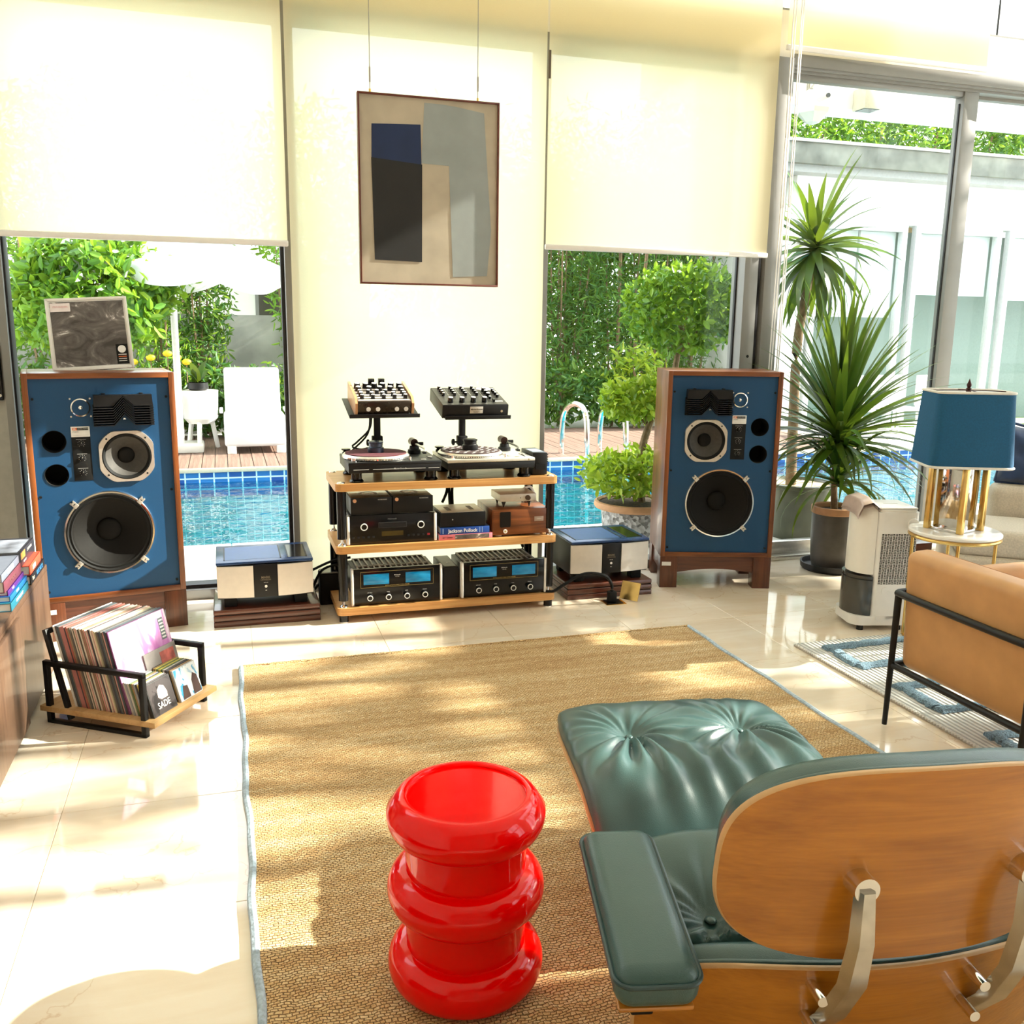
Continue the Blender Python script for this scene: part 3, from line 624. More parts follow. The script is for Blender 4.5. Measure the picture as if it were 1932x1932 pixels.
G().cyl((-.084, -.003, .030), (-.084, -.008, .030), .011, None, 24).obj('badge', M_label, t); G().cyl((-.084, -.008, .030), (-.084, -.0088, .030), .005, None, 16).obj('badge_mark', M_gold, t)
np_ = G().box(.074, .124, -.0045, -.003, .076, .101, .001).obj('name_plate', P('pewter_plate', (.45, .36, .31), .35, .5), t); text('LEBEN', .009, M_label, np_, (.099, -.005, .0885))
for x in (-.11, .10): G().lathe([(.018, 0), (.020, .004), (.020, .010)], 20, Matrix.Translation((x, .035, 0))).obj('foot', M_label, t); G().cyl((x, .26, 0), (x, .26, .010), .019).obj('foot', M_label, t)
t = thing('headphone_amplifier', 'slim silver amplifier with brown knob on cone feet above the walnut preamplifier', 'amplifier', K(.372, .055, .5372)); w = .099
G().box(-w, w, 0, .17, .034, .073, .003).obj('case', P('silver_case', (.66, .61, .54), .38, .5), t); G().cyl((.052, 0, .052), (.052, -.014, .052), .014, .012, 24).obj('knob', P('brown_knob', (.07, .035, .018), .4), t); G().cyl((.012, 0, .052), (.012, -.002, .052), .0025, None, 10).obj('indicator', M_black, t)
for x in (-.07, .07):
    for y in (.03, .15): G().lathe([(.003, 0), (.004, .006), (.014, .034)], 16, Matrix.Translation((x, y, 0))).obj('cone_foot', M_smoke, t)
t = thing('white_cable', 'thick white cable looping down behind the silver amplifier', 'cable'); G().tube([K(.44, .24, .59), K(.50, .26, .61), K(.525, .25, .57), K(.53, .24, .50), K(.53, .25, .40)], .007).obj('cable_run', M_white_pl, t)
# turntables
def turntable(x, label, topm, mat_m, dots):
    t = thing('turntable', label, 'turntable', K(x, .004, .7041)); w = .2285
    G().box(-w, w, 0, .353, .050, .086 if dots else .100, .004).obj('base', M_black, t)
    G().box(-w-.001, w+.001, -.001, .354, .086, .102, .003).obj('top_plate', topm, t)
    for sx_ in (-1, 1):
        for y in (.045, .31): G().lathe([(.033, 0), (.036, .006), (.030, .014), (.026, .016), (.026, .040), (.030, .050)], 24, Matrix.Translation((sx_*.185, y, 0))).obj('foot', M_blackg, t)
    px, py = -.068, .178
    pl = G().lathe([(.166, .104), (.168, .108), (.168, .116), (.160, .124), (0, .124)], 64, Matrix.Translation((px, py, 0))).obj('platter', M_silver, t)
    g = G()
    for k in range(90):
        a = 2*PI*k/90; g.box(.1675, .1690, -.0022, .0022, .107, .113, 0, Matrix.Translation((px, py, 0)) @ Matrix.Rotation(a, 4, 'Z'))
    g.obj('strobe_dots', M_chrome if not dots else M_smoke, pl)
    sm_ = G().lathe([(.153, .1242), (.153, .1275), (0, .1275)], 64, Matrix.Translation((px, py, 0))).obj('slipmat', mat_m, pl)
    if dots:
        g = G()
        for rr, n_ in ((.06, 8), (.10, 14), (.135, 20)):
            for k in range(n_):
                a = 2*PI*k/n_+rr*20; q = Matrix.Translation((px+rr*math.cos(a), py+rr*math.sin(a), .1277)) @ Matrix.Rotation(.6, 4, 'Z'); g.box(-.011, .011, -.004, .004, 0, .0004, 0, q)
        g.obj('mat_print', M_print, sm_)
    G().cyl((-.195, .045, .102), (-.195, .045, .118), .013, None, 20).obj('speed_dial', M_chrome, t); G().cyl((.078, .028, .102), (.078, .028, .120), .006, None, 14).obj('target_light', M_chrome, t)
    G().lathe([(.02, .102), (.02, .112), (.012, .118), (.024, .124), (.024, .130), (0, .130)], 20, Matrix.Translation((-.20, .32, 0))).obj('strobe_lamp', M_blackg, t)
    ta = G().lathe([(.034, .102), (.034, .120), (.026, .126), (.024, .140)], 28, Matrix.Translation((.150, .285, 0))).obj('tonearm', M_black, t)
    G().tube([(.158, .285, .150), (.166, .20, .148), (.175, .13, .142), (.160, .085, .135)], .0055, 8).obj('arm_tube', M_smoke if dots else M_silver, ta); G().box(.150, .168, .060, .090, .128, .138, .002).obj('head_shell', M_black, ta)
    G().cyl((.154, .300, .155), (.148, .345, .158), .020, None, 24).obj('counterweight', P('bronze_black', (.05, .025, .018), .25, .6), ta); G().cyl((.168, .275, .152), (.195, .275, .152), .009).obj('anti_skate', M_black, ta)
    G().box(.188, .196, .055, .155, .1022, .1035).obj('pitch_slot', M_blackm, t); G().box(.182, .204, .10, .112, .1035, .110, .001).obj('pitch_fader', M_silver, t); G().box(.135, .160, .03, .045, .102, .106, .001).obj('button', M_silver, t)
    g = G()
    if not dots:
        for a, b_ in ((-.205, -.13), (-.11, .0), (.052, .15), (.165, .22)): g.box(a, b_, -.0012, 0, .066, .068)
        g.obj('front_line', M_print, t); text('MasterSounds', .011, M_print, t, (.022, -.0008, .068), shear=.3)
    else: G().cyl((.195, -.0005, .094), (.195, -.002, .094), .004, None, 12).obj('badge', M_gold, t)
    return t
turntable(-.277, 'black turntable with dark red slipmat on the rack top', M_black, P('maroon_felt', (.085, .012, .020), .95, var=.2, sc=90), False)
turntable(.214, 'turntable with a silver top plate and patterned black slipmat on the rack top', P('champagne_plate', (.66, .63, .56), .35, .5), P('brown_felt', (.040, .018, .018), .95), True)
for x, m, lab in ((-.345, P('blue_grey_metal', (.06, .075, .11), .3, .7), 'blue grey record weight on the dark red slipmat'), (.146, M_black, 'black record weight on the patterned slipmat')):
    t = thing('record_weight', lab, 'weight', K(x, .182, .8320)); G().lathe([(.040, 0), (.041, .004), (.041, .024), (.036, .027), (.034, .030)], 36).obj('body', m, t); G().lathe([(.034, .030), (.034, .044), (.038, .048), (.038, .054), (.030, .056), (0, .056)], 36).obj('grip', m, t)
t = thing('power_supply', 'small finned black power supply on the rack top beside the silver turntable', 'box', K(.490, .06, .7041)); G().box(-.040, .040, 0, .20, .003, .118, .003).obj('case', M_black, t)
for k in range(7): G().box(.040, .046, .005, .195, .050+.009*k, .054+.009*k).obj('fin', M_black, t)
G().box(-.03, .03, .03, .16, .118, .1188).obj('top_label', P('blue_grey_label', (.25, .30, .38), .4), t); G().box(-.025, .025, -.004, 0, .03, .06).obj('front_plate', M_blackm, t)
for x in (-.03, .03): G().cyl((x, .03, 0), (x, .03, .004), .008).obj('foot', M_blackm, t)
# mixer stands and mixers
TILT = R(13)
def stand(px, py, zt, label, tw_, td, off):
    t = thing('mixer_stand', label, 'stand', K(px, py, .7041)); h = zt-.7041
    G().box(-.07, .07, -.02, .048, 0, .006, .002).obj('base_plate', M_black, t); G().box(-.022, .022, -.016, .016, .006, h*.55, .003).obj('outer_pole', M_black, t); G().box(-.017, .017, -.012, .012, h*.5, h+.035, .002).obj('inner_pole', M_black, t)
    G().box(-.027, .027, -.021, .021, h*.42, h*.58, .004).obj('collar', M_blackm, t)
    kb = G().cyl((-.022, 0, h*.47), (-.045, 0, h*.47), .005).obj('clamp_knob', M_blackm, t); G().lathe([(.016, 0), (.018, .004), (.018, .010), (.012, .014)], 10, Matrix.Translation((-.042, 0, h*.47)) @ Matrix.Rotation(-PI/2, 4, 'Y')).obj('grip', M_blackm, kb)
    Q = Matrix.Translation((off, -.11, h+.02)) @ Matrix.Rotation(TILT, 4, 'X')
    G().box(-tw_/2, tw_/2, -td/2, td/2, 0, .005, .001, Q).box(-tw_/2, tw_/2, -td/2-.004, -td/2, 0, .020, .001, Q).obj('tray', M_black, t); G().box(-.035, .035, -.06, .135, -.014, 0, .002, Q).obj('tilt_bracket', M_blackm, t); return t
def kn(par, Q, x, y, z, r, h, cap=M_print, nm='knob'):
    k = G().lathe([(r, 0), (r*.95, h), (0, h)], 14, Q @ Matrix.Translation((x, y, z))).obj(nm, M_blackg, par)
    G().lathe([(r*.8, h), (r*.78, h+.0012), (0, h+.0012)], 12, Q @ Matrix.Translation((x, y, z))).obj('cap', cap, k)
ZA, ZB = 1.035, 1.02
stand(-.306, .38, ZA-.01, 'black mixer stand behind the dark red slipmat, carrying the wood cheeked mixer', .35, .31, .0)
stand(.152, .38, ZB-.01, 'black mixer stand behind the patterned slipmat, carrying the black mixer', .345, .31, .02)
cap = P('bright_cap', (.85, .82, .82), .3)
t = thing('rotary_mixer', 'wood cheeked rotary mixer with four white front discs on a tilted stand', 'mixer', K(-.306, .27, ZA+.0158), 0, None, (TILT, 0, 0))
d0 = -.145
G().box(-.133, .133, d0, -d0, 0, .074, .004).obj('case', P('brown_black_case', (.022, .015, .010), .25, .2), t); G().box(-.131, .131, d0+.008, -d0-.004, .074, .077).obj('top_panel', P('warm_panel', (.42, .36, .33), .35, .4), t)
for sx_ in (-1, 1): G().prism([(d0-.004, .0), (-d0, 0), (-d0, .092), (d0+.03, .090), (d0-.004, .066)], -.006, .006, Matrix.Translation((sx_*.140, 0, 0)) @ Matrix(((0, 0, 1, 0), (1, 0, 0, 0), (0, 1, 0, 0), (0, 0, 0, 1)))).obj('wood_cheek', wood('cheek_wood', (.42, .20, .09), (.58, .32, .16), 1), t)
for x in (-.081, -.034, .060, .106): G().cyl((x, d0, .036), (x, d0-.003, .036), .0108, None, 24).obj('front_disc', M_white_pl, t)
G().cyl((.124, d0, .012), (.124, d0-.003, .012), .004, None, 12).obj('jack', M_silver, t)
I4 = Matrix()
for j, (y, n_, r, h) in enumerate(((-.105, 5, .011, .022), (-.065, 5, .012, .022), (-.02, 6, .011, .02), (.03, 5, .015, .022), (.075, 6, .016, .026))):
    for i in range(n_): kn(t, I4, -.108+.216*i/(n_-1), y, .077, r, h, cap)
for x in (-.03, .022): G().box(x-.016, x+.016, .105, .125, .077, .115, .002).obj('meter_hood', M_blackg, t)
g = G()
for y in (-.125, -.085, -.045): g.box(-.125, .125, y-.006, y+.006, .0772, .0776)
g.obj('panel_stripe', M_label, t)
t = thing('club_mixer', 'black four channel mixer with silver name plate on a tilted stand', 'mixer', K(.157, .27, ZB+.0158), 0, None, (TILT, 0, 0))
d0 = -.15
G().box(-.174, .174, d0, -d0, 0, .068, .003).obj('case', M_black, t); G().box(-.171, .171, d0+.004, -d0-.004, .068, .070).obj('top_panel', P('charcoal_panel', (.030, .028, .024), .4), t)
np_ = G().box(-.030, .038, d0-.002, d0, .024, .060, .001).obj('name_plate', P('silver_plate', (.66, .64, .62), .3, .6), t); text('MasterSounds', .011, M_blackm, np_, (.004, d0-.0025, .045), shear=.3, bold=.015); text('Radius 4', .009, M_blackm, np_, (.004, d0-.0025, .032))
G().cyl((.138, d0, .034), (.138, d0-.003, .034), .006, None, 14).obj('jack', M_silver, t)
for i in range(4):
    x = -.135+.0595*i
    for y in (.118, .078, .042, .006): kn(t, I4, x, y, .070, .0085, .016, M_print)
    kn(t, I4, x+.012, -.105, .070, .0145, .026, cap)
    g = G(); g.box(x+.028, x+.029, -.04, .12, .0702, .0706); g.box(x+.020, x+.021, -.12, -.07, .0702, .0706); g.box(x+.008, x+.021, -.135, -.134, .0702, .0706); g.obj('panel_mark', M_print, t)
for x in (.085, .130): G().cyl((x, .115, .070), (x, .115, .073), .018, None, 24).obj('meter_dial', cap, t)
for y in (.075, .03, -.015): kn(t, I4, .098, y, .070, .0125, .02, cap)
kn(t, I4, .098, -.055, .070, .008, .014)
for y in (.07, .04, .01, -.03): kn(t, I4, .145, y, .070, .008, .016, cap)
G().box(.100, .155, -.105, -.092, .070, .0715).obj('fader_slot', M_print, t); G().box(.100, .112, -.112, -.085, .0715, .084, .002).obj('fader_cap', M_blackg, t)
t = thing('mixer_cable', 'black cables looping beside the mixer stand behind the red slipmat', 'cable')
for pts in ([K(-.335, .37, 1.02), K(-.345, .375, .93), K(-.41, .385, .86), K(-.435, .39, .835), K(-.39, .39, .82), K(-.34, .385, .83)], [K(-.34, .385, 1.02), K(-.355, .385, .90), K(-.45, .385, .80), K(-.43, .385, .77), K(-.37, .385, .78)]): G().tube(pts, .005, 8).obj('cable_run', M_blackm, t)
t = thing('rack_cable', 'black cables hanging behind the middle of the audio rack', 'cable')
for pts in ([K(.075, .36, .66), K(.08, .37, .56), K(.085, .36, .45)], [K(.07, .36, .66), K(.065, .37, .58), K(.04, .37, .52)], [K(.10, .36, .66), K(.095, .37, .58), K(.10, .37, .45)], [K(.45, .36, .33), K(.50, .36, .25), K(.46, .36, .18)]): G().tube(pts, .008, 8).obj('cable_run', M_blackm, t)

# ------------------------------------------------------------------ monoblock amplifiers on wooden platforms
def platform(x0, x1, label):
    t = thing('amplifier_platform', label, 'platform', ((x0+x1)/2, 4.540, 0)); w = (x1-x0)/2
    for k, (a, b) in enumerate(((0, .028), (.031, .058), (.061, .088))): G().box(-w, w, 0, .41, a, b, .004 if k < 2 else .008, seg=3).obj('board', M_redwood, t)
    G().box(-w+.004, w-.004, .004, .406, .027, .062).obj('core', M_blackm, t); return t
def mono(cx, label):
    t = thing('monoblock_amplifier', label, 'amplifier', (cx, 4.556, .088)); w = .229
    for sx_ in (-.17, .17):
        for y in (.06, .30): G().box(sx_-.03, sx_+.03, y-.03, y+.03, 0, .045, .004).obj('foot', M_blackm, t)
    G().box(-w, w, .02, .365, .045, .224, .003).obj('case', M_black, t)
    tp = G().box(-w-.002, w+.002, .004, .368, .218, .232, .004).obj('top_plate', P('satin_black_blue_reflection', (.012, .05, .17), .25, .1), t)  # blue reflection on the black top is painted into its base colour
    G().box(-.19, .075, .05, .32, .2322, .2328).obj('recess_panel', P('satin_black_blue_reflection2', (.02, .085, .30), .35, .1), tp); G().box(.115, .20, .05, .32, .2322, .2328).obj('recess_panel', M_blackg, tp)  # first recess carries a stronger blue reflection, also painted in
    for x in (-.192, .077, .112, .203): G().box(x-.003, x+.003, .048, .322, .232, .2345).obj('recess_edge', M_black, tp)
    for s_ in (-1, 1):   # bowed silver panels
        xa, xb = (-w, -.058) if s_ < 0 else (.058, w)
        g = G(); n_ = 14; vs = []
        for i in range(n_+1):
            u = i/n_; x = xa+(xb-xa)*u; q = u if s_ < 0 else 1-u; y = .012-.024*math.sin(q*PI/2); vs += [(x, y, .054), (x, y, .212), (x, y+.012, .212), (x, y+.012, .054)]
        fs = []
        for i in range(n_):
            for k in range(4): fs.append((i*4+k, (i+1)*4+k, (i+1)*4+(k+1) % 4, i*4+(k+1) % 4))
        fs += [(3, 2, 1, 0), tuple(n_*4+k for k in range(4))]; g.add(vs, [f[::-1] for f in fs]); g.obj('silver_panel', P('satin_silver_panel', (.74, .70, .66), .42, .5, var=.03), t)
    G().box(-.058, .058, -.006, .02, .050, .216, .002).obj('centre_panel', M_black, t)
    text('MARK', .016, P('bronze_print', (.20, .16, .11), .4), t, (0, -.0066, .150), bold=.01); text('LEVINSON', .0105, MATS['bronze_print'], t, (0, -.0066, .138)); text('NO 434', .006, M_print, t, (0, -.0066, .124)); G().cyl((0, -.006, .105), (0, -.009, .105), .0065, None, 18).obj('power_button', M_label, t); G().box(-.004, .004, -.0068, -.006, .083, .086).obj('indicator', M_print, t)
    return t
platform(-.100, .412, 'dark red wooden platform on the floor between the left speaker and the rack'); mono(.153, 'black amplifier with two silver bowed panels between the left speaker and the rack')
platform(1.735, 2.238, 'dark red wooden platform on the floor between the rack and the right speaker'); mono(1.990, 'black amplifier with two silver bowed panels between the rack and the right speaker')
t = thing('floor_socket', 'brass floor socket with raised lid in front of the right platform', 'socket', (1.965, 4.45, 0)); G().box(-.055, .06, -.05, .045, 0, .003).obj('frame', M_brass, t); G().box(-.04, .045, -.04, .04, .003, .006).obj('insert', M_black, t)
G().box(.0, .11, -.002, .002, 0, .10, 0, Matrix.Translation((.06, .05, .004)) @ Matrix.Rotation(R(-52), 4, 'Z') @ Matrix.Rotation(R(-20), 4, 'X')).obj('lid', M_brass, t)
t = thing('power_plug', 'black mains plug with cord standing in the floor socket', 'plug', (1.955, 4.445, .006)); G().box(-.024, .024, -.02, .02, 0, .06, .008).obj('body', M_blackm, t); G().tube([(0, 0, .055), (-.005, 0, .10), (-.05, .0, .15), (-.16, .005, .165), (-.26, .01, .12), (-.34, .02, .075), (-.42, .05, .09)], .009, 8).obj('cord', M_blackm, t)
t = thing('power_brick', 'black power brick standing behind the left end of the rack', 'adapter', (.485, 4.84, 0)); G().box(-.05, .05, -.05, .05, 0, .17, .006).obj('case', M_blackm, t); G().box(-.045, .045, -.045, .045, .17, .176).obj('lid', M_smoke, t)
t = thing('floor_cable', 'black cables curving across the floor behind the left end of the rack', 'cable')
for pts in ([(.40, 4.78, .20), (.50, 4.80, .235), (.60, 4.80, .25)], [(.40, 4.80, .10), (.45, 4.80, .19), (.54, 4.80, .215), (.62, 4.80, .21)], [(.40, 4.85, .06), (.46, 4.84, .12), (.56, 4.86, .12), (.64, 4.85, .10)]): G().tube(pts, .007, 8).obj('cable_run', M_blackm, t)

# ------------------------------------------------------------------ hanging painting
t = thing('abstract_painting', 'large hanging abstract painting of blue, black and grey shapes in a thin red brown frame', 'painting', (.696, 4.93, 1.6675)); w, h = .735, .927
M_frame = P('red_brown_frame', (.11, .022, .012), .4)
for b in ((0, w, -.02, .02, 0, .009), (0, w, -.02, .02, h-.009, h), (0, .009, -.02, .02, .009, h-.009), (w-.009, w, -.02, .02, .009, h-.009)): G().box(*b, .001).obj('frame_side', M_frame, t)
def paint(nm, c, v=.10): return P(nm, c, .8, var=v, sc=7, bump=.0006)
cv = G().box(.009, w-.009, -.008, .012, .009, h-.009).obj('canvas', paint('paint_greige', (.42, .36, .275)), t)
def shape(nm, pts, m, y): G().prism([(u*w, (1-v)*h) for u, v in pts][::-1], 0, .0012, Matrix.Translation((0, y, 0)) @ Matrix(((1, 0, 0, 0), (0, 0, -1, 0), (0, 1, 0, 0), (0, 0, 0, 1)))).obj(nm, m, cv, smooth=0)
shape('painted_shape', [(.462, .03), (.60, .032), (.71, .04), (.89, .06), (.895, .12), (.912, .31), (.948, .69), (.92, .94), (.665, .95), (.637, .35), (.44, .345), (.455, .14)], paint('paint_grey_blue', (.27, .295, .29), .08), -.0082)
shape('painted_shape', [(.095, .157), (.27, .150), (.435, .144), (.44, .36), (.092, .345)], paint('paint_navy', (.010, .022, .072), .1), -.0086)
shape('painted_shape', [(.09, .33), (.445, .352), (.44, .873), (.423, .873), (.105, .868)], paint('paint_black', (.013, .012, .012), .1), -.0092)
for x in (.066, .622):
    G().cyl((x, .0, h), (x, .0, 3.9), .0022, None, 6).obj('hanging_wire', M_cableg, t); G().cyl((x, 0, h), (x, 0, h+.018), .006, None, 8).obj('eyelet', M_brass, t); G().box(x-.004, x+.004, -.003, .003, h+.05, h+.12).obj('wire_clamp', M_cableg, t)

# ------------------------------------------------------------------ red stool
t = thing('lacquered_stool', 'glossy red stool of three stacked rings standing on the jute rug', 'stool', (.467, 1.8116, .013))
pr = [(.05, .0), (.130, .0)]
for zc in (.050, .232, .409):
    pr += [(.119+.0565*max(0, math.sin(a*PI/18))**.75, zc-.051*math.cos(a*PI/18)) for a in range(1, 18)]
pr = [q for q in pr if q[1] < .425]+[(.160, .440), (.152, .449), (.144, .4535), (.137, .4550), (.1325, .4545), (.1310, .4520), (.1308, .4470), (.06, .4470), (0, .4470)]
pr2 = []
for q in pr: pr2.append(q)
G().lathe(pr2, 72).obj('body', M_red, t, smooth=40)

# ------------------------------------------------------------------ lounge ottoman and chair
def wrinkle(x, y, bt):
    d = 0
    for bx_, by_ in bt:
        dx, dy = x-bx_, y-by_; r = math.hypot(dx, dy)+1e-6; a = math.atan2(dy, dx)
        d -= .026*math.exp(-(r/.045)**2)+.014*math.exp(-(r/.11)**2)
        amp = .0085*math.exp(-((r-.11)/.12)**2)*(1-math.exp(-(r/.03)**2)); dn = max(0, -math.sin(a))
        d += amp*(math.sin(15*a+2*math.sin(3*a+bx_*9)+6*r)*(.35+.9*dn))
    return d
def lownoise(x, y): return .0035*math.sin(5*x+2*math.sin(4*y))*math.sin(6*y+1.3)
OT = thing('lounge_ottoman', 'teal leather ottoman with two tufted buttons on a moulded wood shell', 'ottoman', (1.142, 2.035, .0125), R(-9.5))
hx, hy = .325, .315
def seY(y):  # saddle profile across depth: flat, then rolling down at the near edge
    return -.11*max(0, (-y-.10)/.2)**2-.012*max(0, (y-.12)/.2)**2
bts = [(-.155, .065), (.155, .065)]
def sq(u, v, ex=5.):
    a, b = 2*u-1, 2*v-1; return a, b
def cush_top(u, v):
    a, b = 2*u-1, 2*v-1; k = (1-abs(a)**6)**.5*(1-abs(b)**5)**.5 if abs(a) < 1 and abs(b) < 1 else 0
    rc = 1-.06*(abs(a)**4*abs(b)**4); x, y = a*hx*rc, b*hy*rc
    z = .352+seY(y)+.052*k+.010*k*(1-a*a)*(1-b*b)
    z += (wrinkle(x, y, bts)+lownoise(x, y))*min(1, k*1.5)+k*.0055*math.sin(x*58+2.4*math.sin(x*9)+y*14)*max(0, min(1, (-y-.02)/.1))*max(0, 1-max(0, (-y-.22)/.09))
    return (x, y, z)
G().grid(cush_top, 150, 130).obj('cushion', M_leather, OT, smooth=0 or 60)
def rim(off, z): 
    o = []
    for i in range(120):
        a = 2*PI*i/120; c, s_ = math.cos(a), math.sin(a); k = (abs(c)**6+abs(s_)**6)**(-1/6); x, y = (hx+off)*k*c*.985, (hy+off)*k*s_*.985; o.append((x, y, z+seY(y*.98)))
    return o
def loopband(g, loops):
    n_ = len(loops[0]); vs = [p for l in loops for p in l]
    g.add(vs, [(r_*n_+i, r_*n_+(i+1) % n_, (r_+1)*n_+(i+1) % n_, (r_+1)*n_+i) for r_ in range(len(loops)-1) for i in range(n_)]); return g
loopband(G(), [rim(-.004, .352), rim(.004, .352), rim(.006, .346), rim(.004, .340), rim(-.01, .340)]).obj('piping', P('dark_teal_piping', (.02, .05, .055), .4), OT)
g = loopband(G(), [rim(.004, .339), rim(.010, .339), rim(.010, .332)]); g.cur = 1; loopband(g, [rim(.010, .332), rim(.006, .322), rim(-.03, .318), rim(-.12, .316)]); g.add(rim(-.12, .316), [tuple(range(120))]); g.obj('wood_shell', [M_shelledge, M_shell], OT, smooth=60)
for bx_, by_ in bts: G().ball((bx_, by_, cush_top((bx_/hx+1)/2, (by_/hy+1)/2)[2]+.003), .011, 14, 8, (1, 1, .5)).obj('button', M_leather, OT)
G().cyl((0, 0, .05), (0, 0, .25), .022).obj('column', M_black, OT); G().box(-.10, .10, -.10, .10, .25, .262, .003).obj('mount_plate', M_black, OT)
for k in range(4):
    a = PI/4+k*PI/2; c, s_ = math.cos(a), math.sin(a); L = .285
    lg = G().tube([(0, 0, .062), (c*.12, s_*.12, .052), (c*L, s_*L, .034)], lambda q: .019-.004*q, 10, flat=.8).obj('leg', M_chrome, OT)
    G().cyl((c*L, s_*L, .006), (c*L, s_*L, .044), .018, .016).obj('leg_tip', M_chrome, lg); G().cyl((c*L, s_*L, 0), (c*L, s_*L, .008), .022).obj('glide', M_white_pl, lg)

LC = thing('lounge_chair', 'teal leather lounge chair with moulded wood back shells and armrest pads', 'armchair', (1.075, 1.125, .0125), R(-9))
def panel_shape(hw_, hh, ex=4.2, n_=120):
    o = []
    for i in range(n_):
        a = 2*PI*i/n_; c, s_ = math.cos(a), math.sin(a); k = (abs(c)**ex+abs(s_)**ex)**(-1/ex); o.append((hw_*k*c, hh*k*s_))
    return o
def back_panel(zc, hh, hw_, tilt, y0, ex, wrap):
    sh = panel_shape(hw_, hh, ex); Q = Matrix.Translation((0, y0, zc)) @ Matrix.Rotation(R(tilt), 4, 'X')
    def curve(x): return wrap*(x/hw_)**2          # sides wrap forward (+y)
    def surf(sc, y): return [(x*sc, y+curve(x*sc), z*sc) for x, z in sh]
    def shell(loops, g): return loopband(g, loops)
    g = G(); shell([surf(.0, 0)]+[surf(k/8, 0) for k in range(1, 8)]+[surf(.99, 0)], g); g.cur = 1
    shell([surf(.99, 0), surf(1.0, .002), surf(1.0, .010), surf(.985, .012)], g); g.cur = 0; shell([surf(.985, .012), surf(.5, .012), surf(0, .012)], g)
    g.v = [tuple(Q @ Vector(v)) for v in g.v]; sh_o = g.obj('back_shell', [M_shell, M_shelledge], LC, smooth=60)
    g = G(); shell([surf(.93, .013), surf(.965, .016), surf(.97, .022), surf(.955, .028)], g); shell([surf(.955, .028), surf(.955, .046), surf(.94, .064), surf(.88, .080), surf(.6, .092), surf(.3, .094), surf(0., .094)], g)
    g.v = [tuple(Q @ Vector(v)) for v in g.v]; g.obj('back_cushion', M_leather, LC, smooth=60); return Q
Q1 = back_panel(.582, .198, .345, 10, 0.0, 2.9, .04); Q2 = back_panel(.182, .182, .432, 12, .082, 3.0, .105)
# seat shell and cushion
SY0, SY1, SX = .19, .475, .395
def seat_top(u, v):
    a, b = 2*u-1, 2*v-1; k = (1-abs(a)**6)**.5*(1-abs(b)**6)**.5 if abs(a) < 1 and abs(b) < 1 else 0
    x, y = a*SX, (SY0+SY1)/2+b*(SY1-SY0)/2; yy = y-(SY0+SY1)/2
    z = .316+.12*(y-SY0)+.072*k-.05*max(0, (yy-.12)/.12)**2
    z += wrinkle(x, yy, [(-.27, -.10), (.27, -.10)])*min(1, k*1.5)*1.1+k*.003*math.sin(x*40+2*math.sin(x*8)); return (x, y, z)
G().grid(seat_top, 120, 110).obj('seat_cushion', M_leather, LC, smooth=60)
for sx_ in (-.27, .27): G().ball((sx_, (SY0+SY1)/2-.10, seat_top((sx_/SX+1)/2, .5-.10/.1425*.5)[2]+.004), .012, 14, 8, (1, 1, .5)).obj('button', M_leather, LC)
def seat_loop(off, dz):
    o = []
    for i in range(120):
        a = 2*PI*i/120; c, s_ = math.cos(a), math.sin(a); k = (abs(c)**6+abs(s_)**6)**(-1/6); x = (SX+off)*k*c*.985; yy = ((SY1-SY0)/2+off)*k*s_*.985; y = yy+(SY0+SY1)/2; o.append((x, y, .316+dz+.12*(y-SY0)-.05*max(0, (yy-.12)/.12)**2))
    return o
g = loopband(G(), [seat_loop(0, 0), seat_loop(.012, -.004), seat_loop(.010, -.016), seat_loop(-.03, -.03), seat_loop(-.15, -.035)]); g.add(seat_loop(-.15, -.035), [tuple(range(120))]); g.obj('seat_shell', M_shell, LC, smooth=60)
# armrest pads
for sx_ in (-1, 1):
    Q = Matrix.Translation((sx_*.445, .158, .438)) @ Matrix.Rotation(R(sx_*4), 4, 'Z') @ Matrix.Rotation(R(3), 4, 'X')
    ap = G().box(-.070, .070, -.205, .205, -.040, .034, .030, Q, 6).obj('armrest_pad', M_leather, LC, smooth=60)
    o = [(x, y, .012) for x, y in rrect(-.071, .071, -.206, .206, .030, 8)]; o.append(o[0]); G().tube(o, .0045, 8, Q, 1).obj('piping', P('dark_teal_piping', (.02, .05, .055), .4), ap)
    G().box(-.062, .062, -.19, .19, -.050, -.040, .004, Q).obj('armrest_shell', M_shell, ap)
    G().box(-.02, .02, -.10, -.02, -.14, -.045, .004, Q).obj('armrest_bracket', M_blackm, ap)
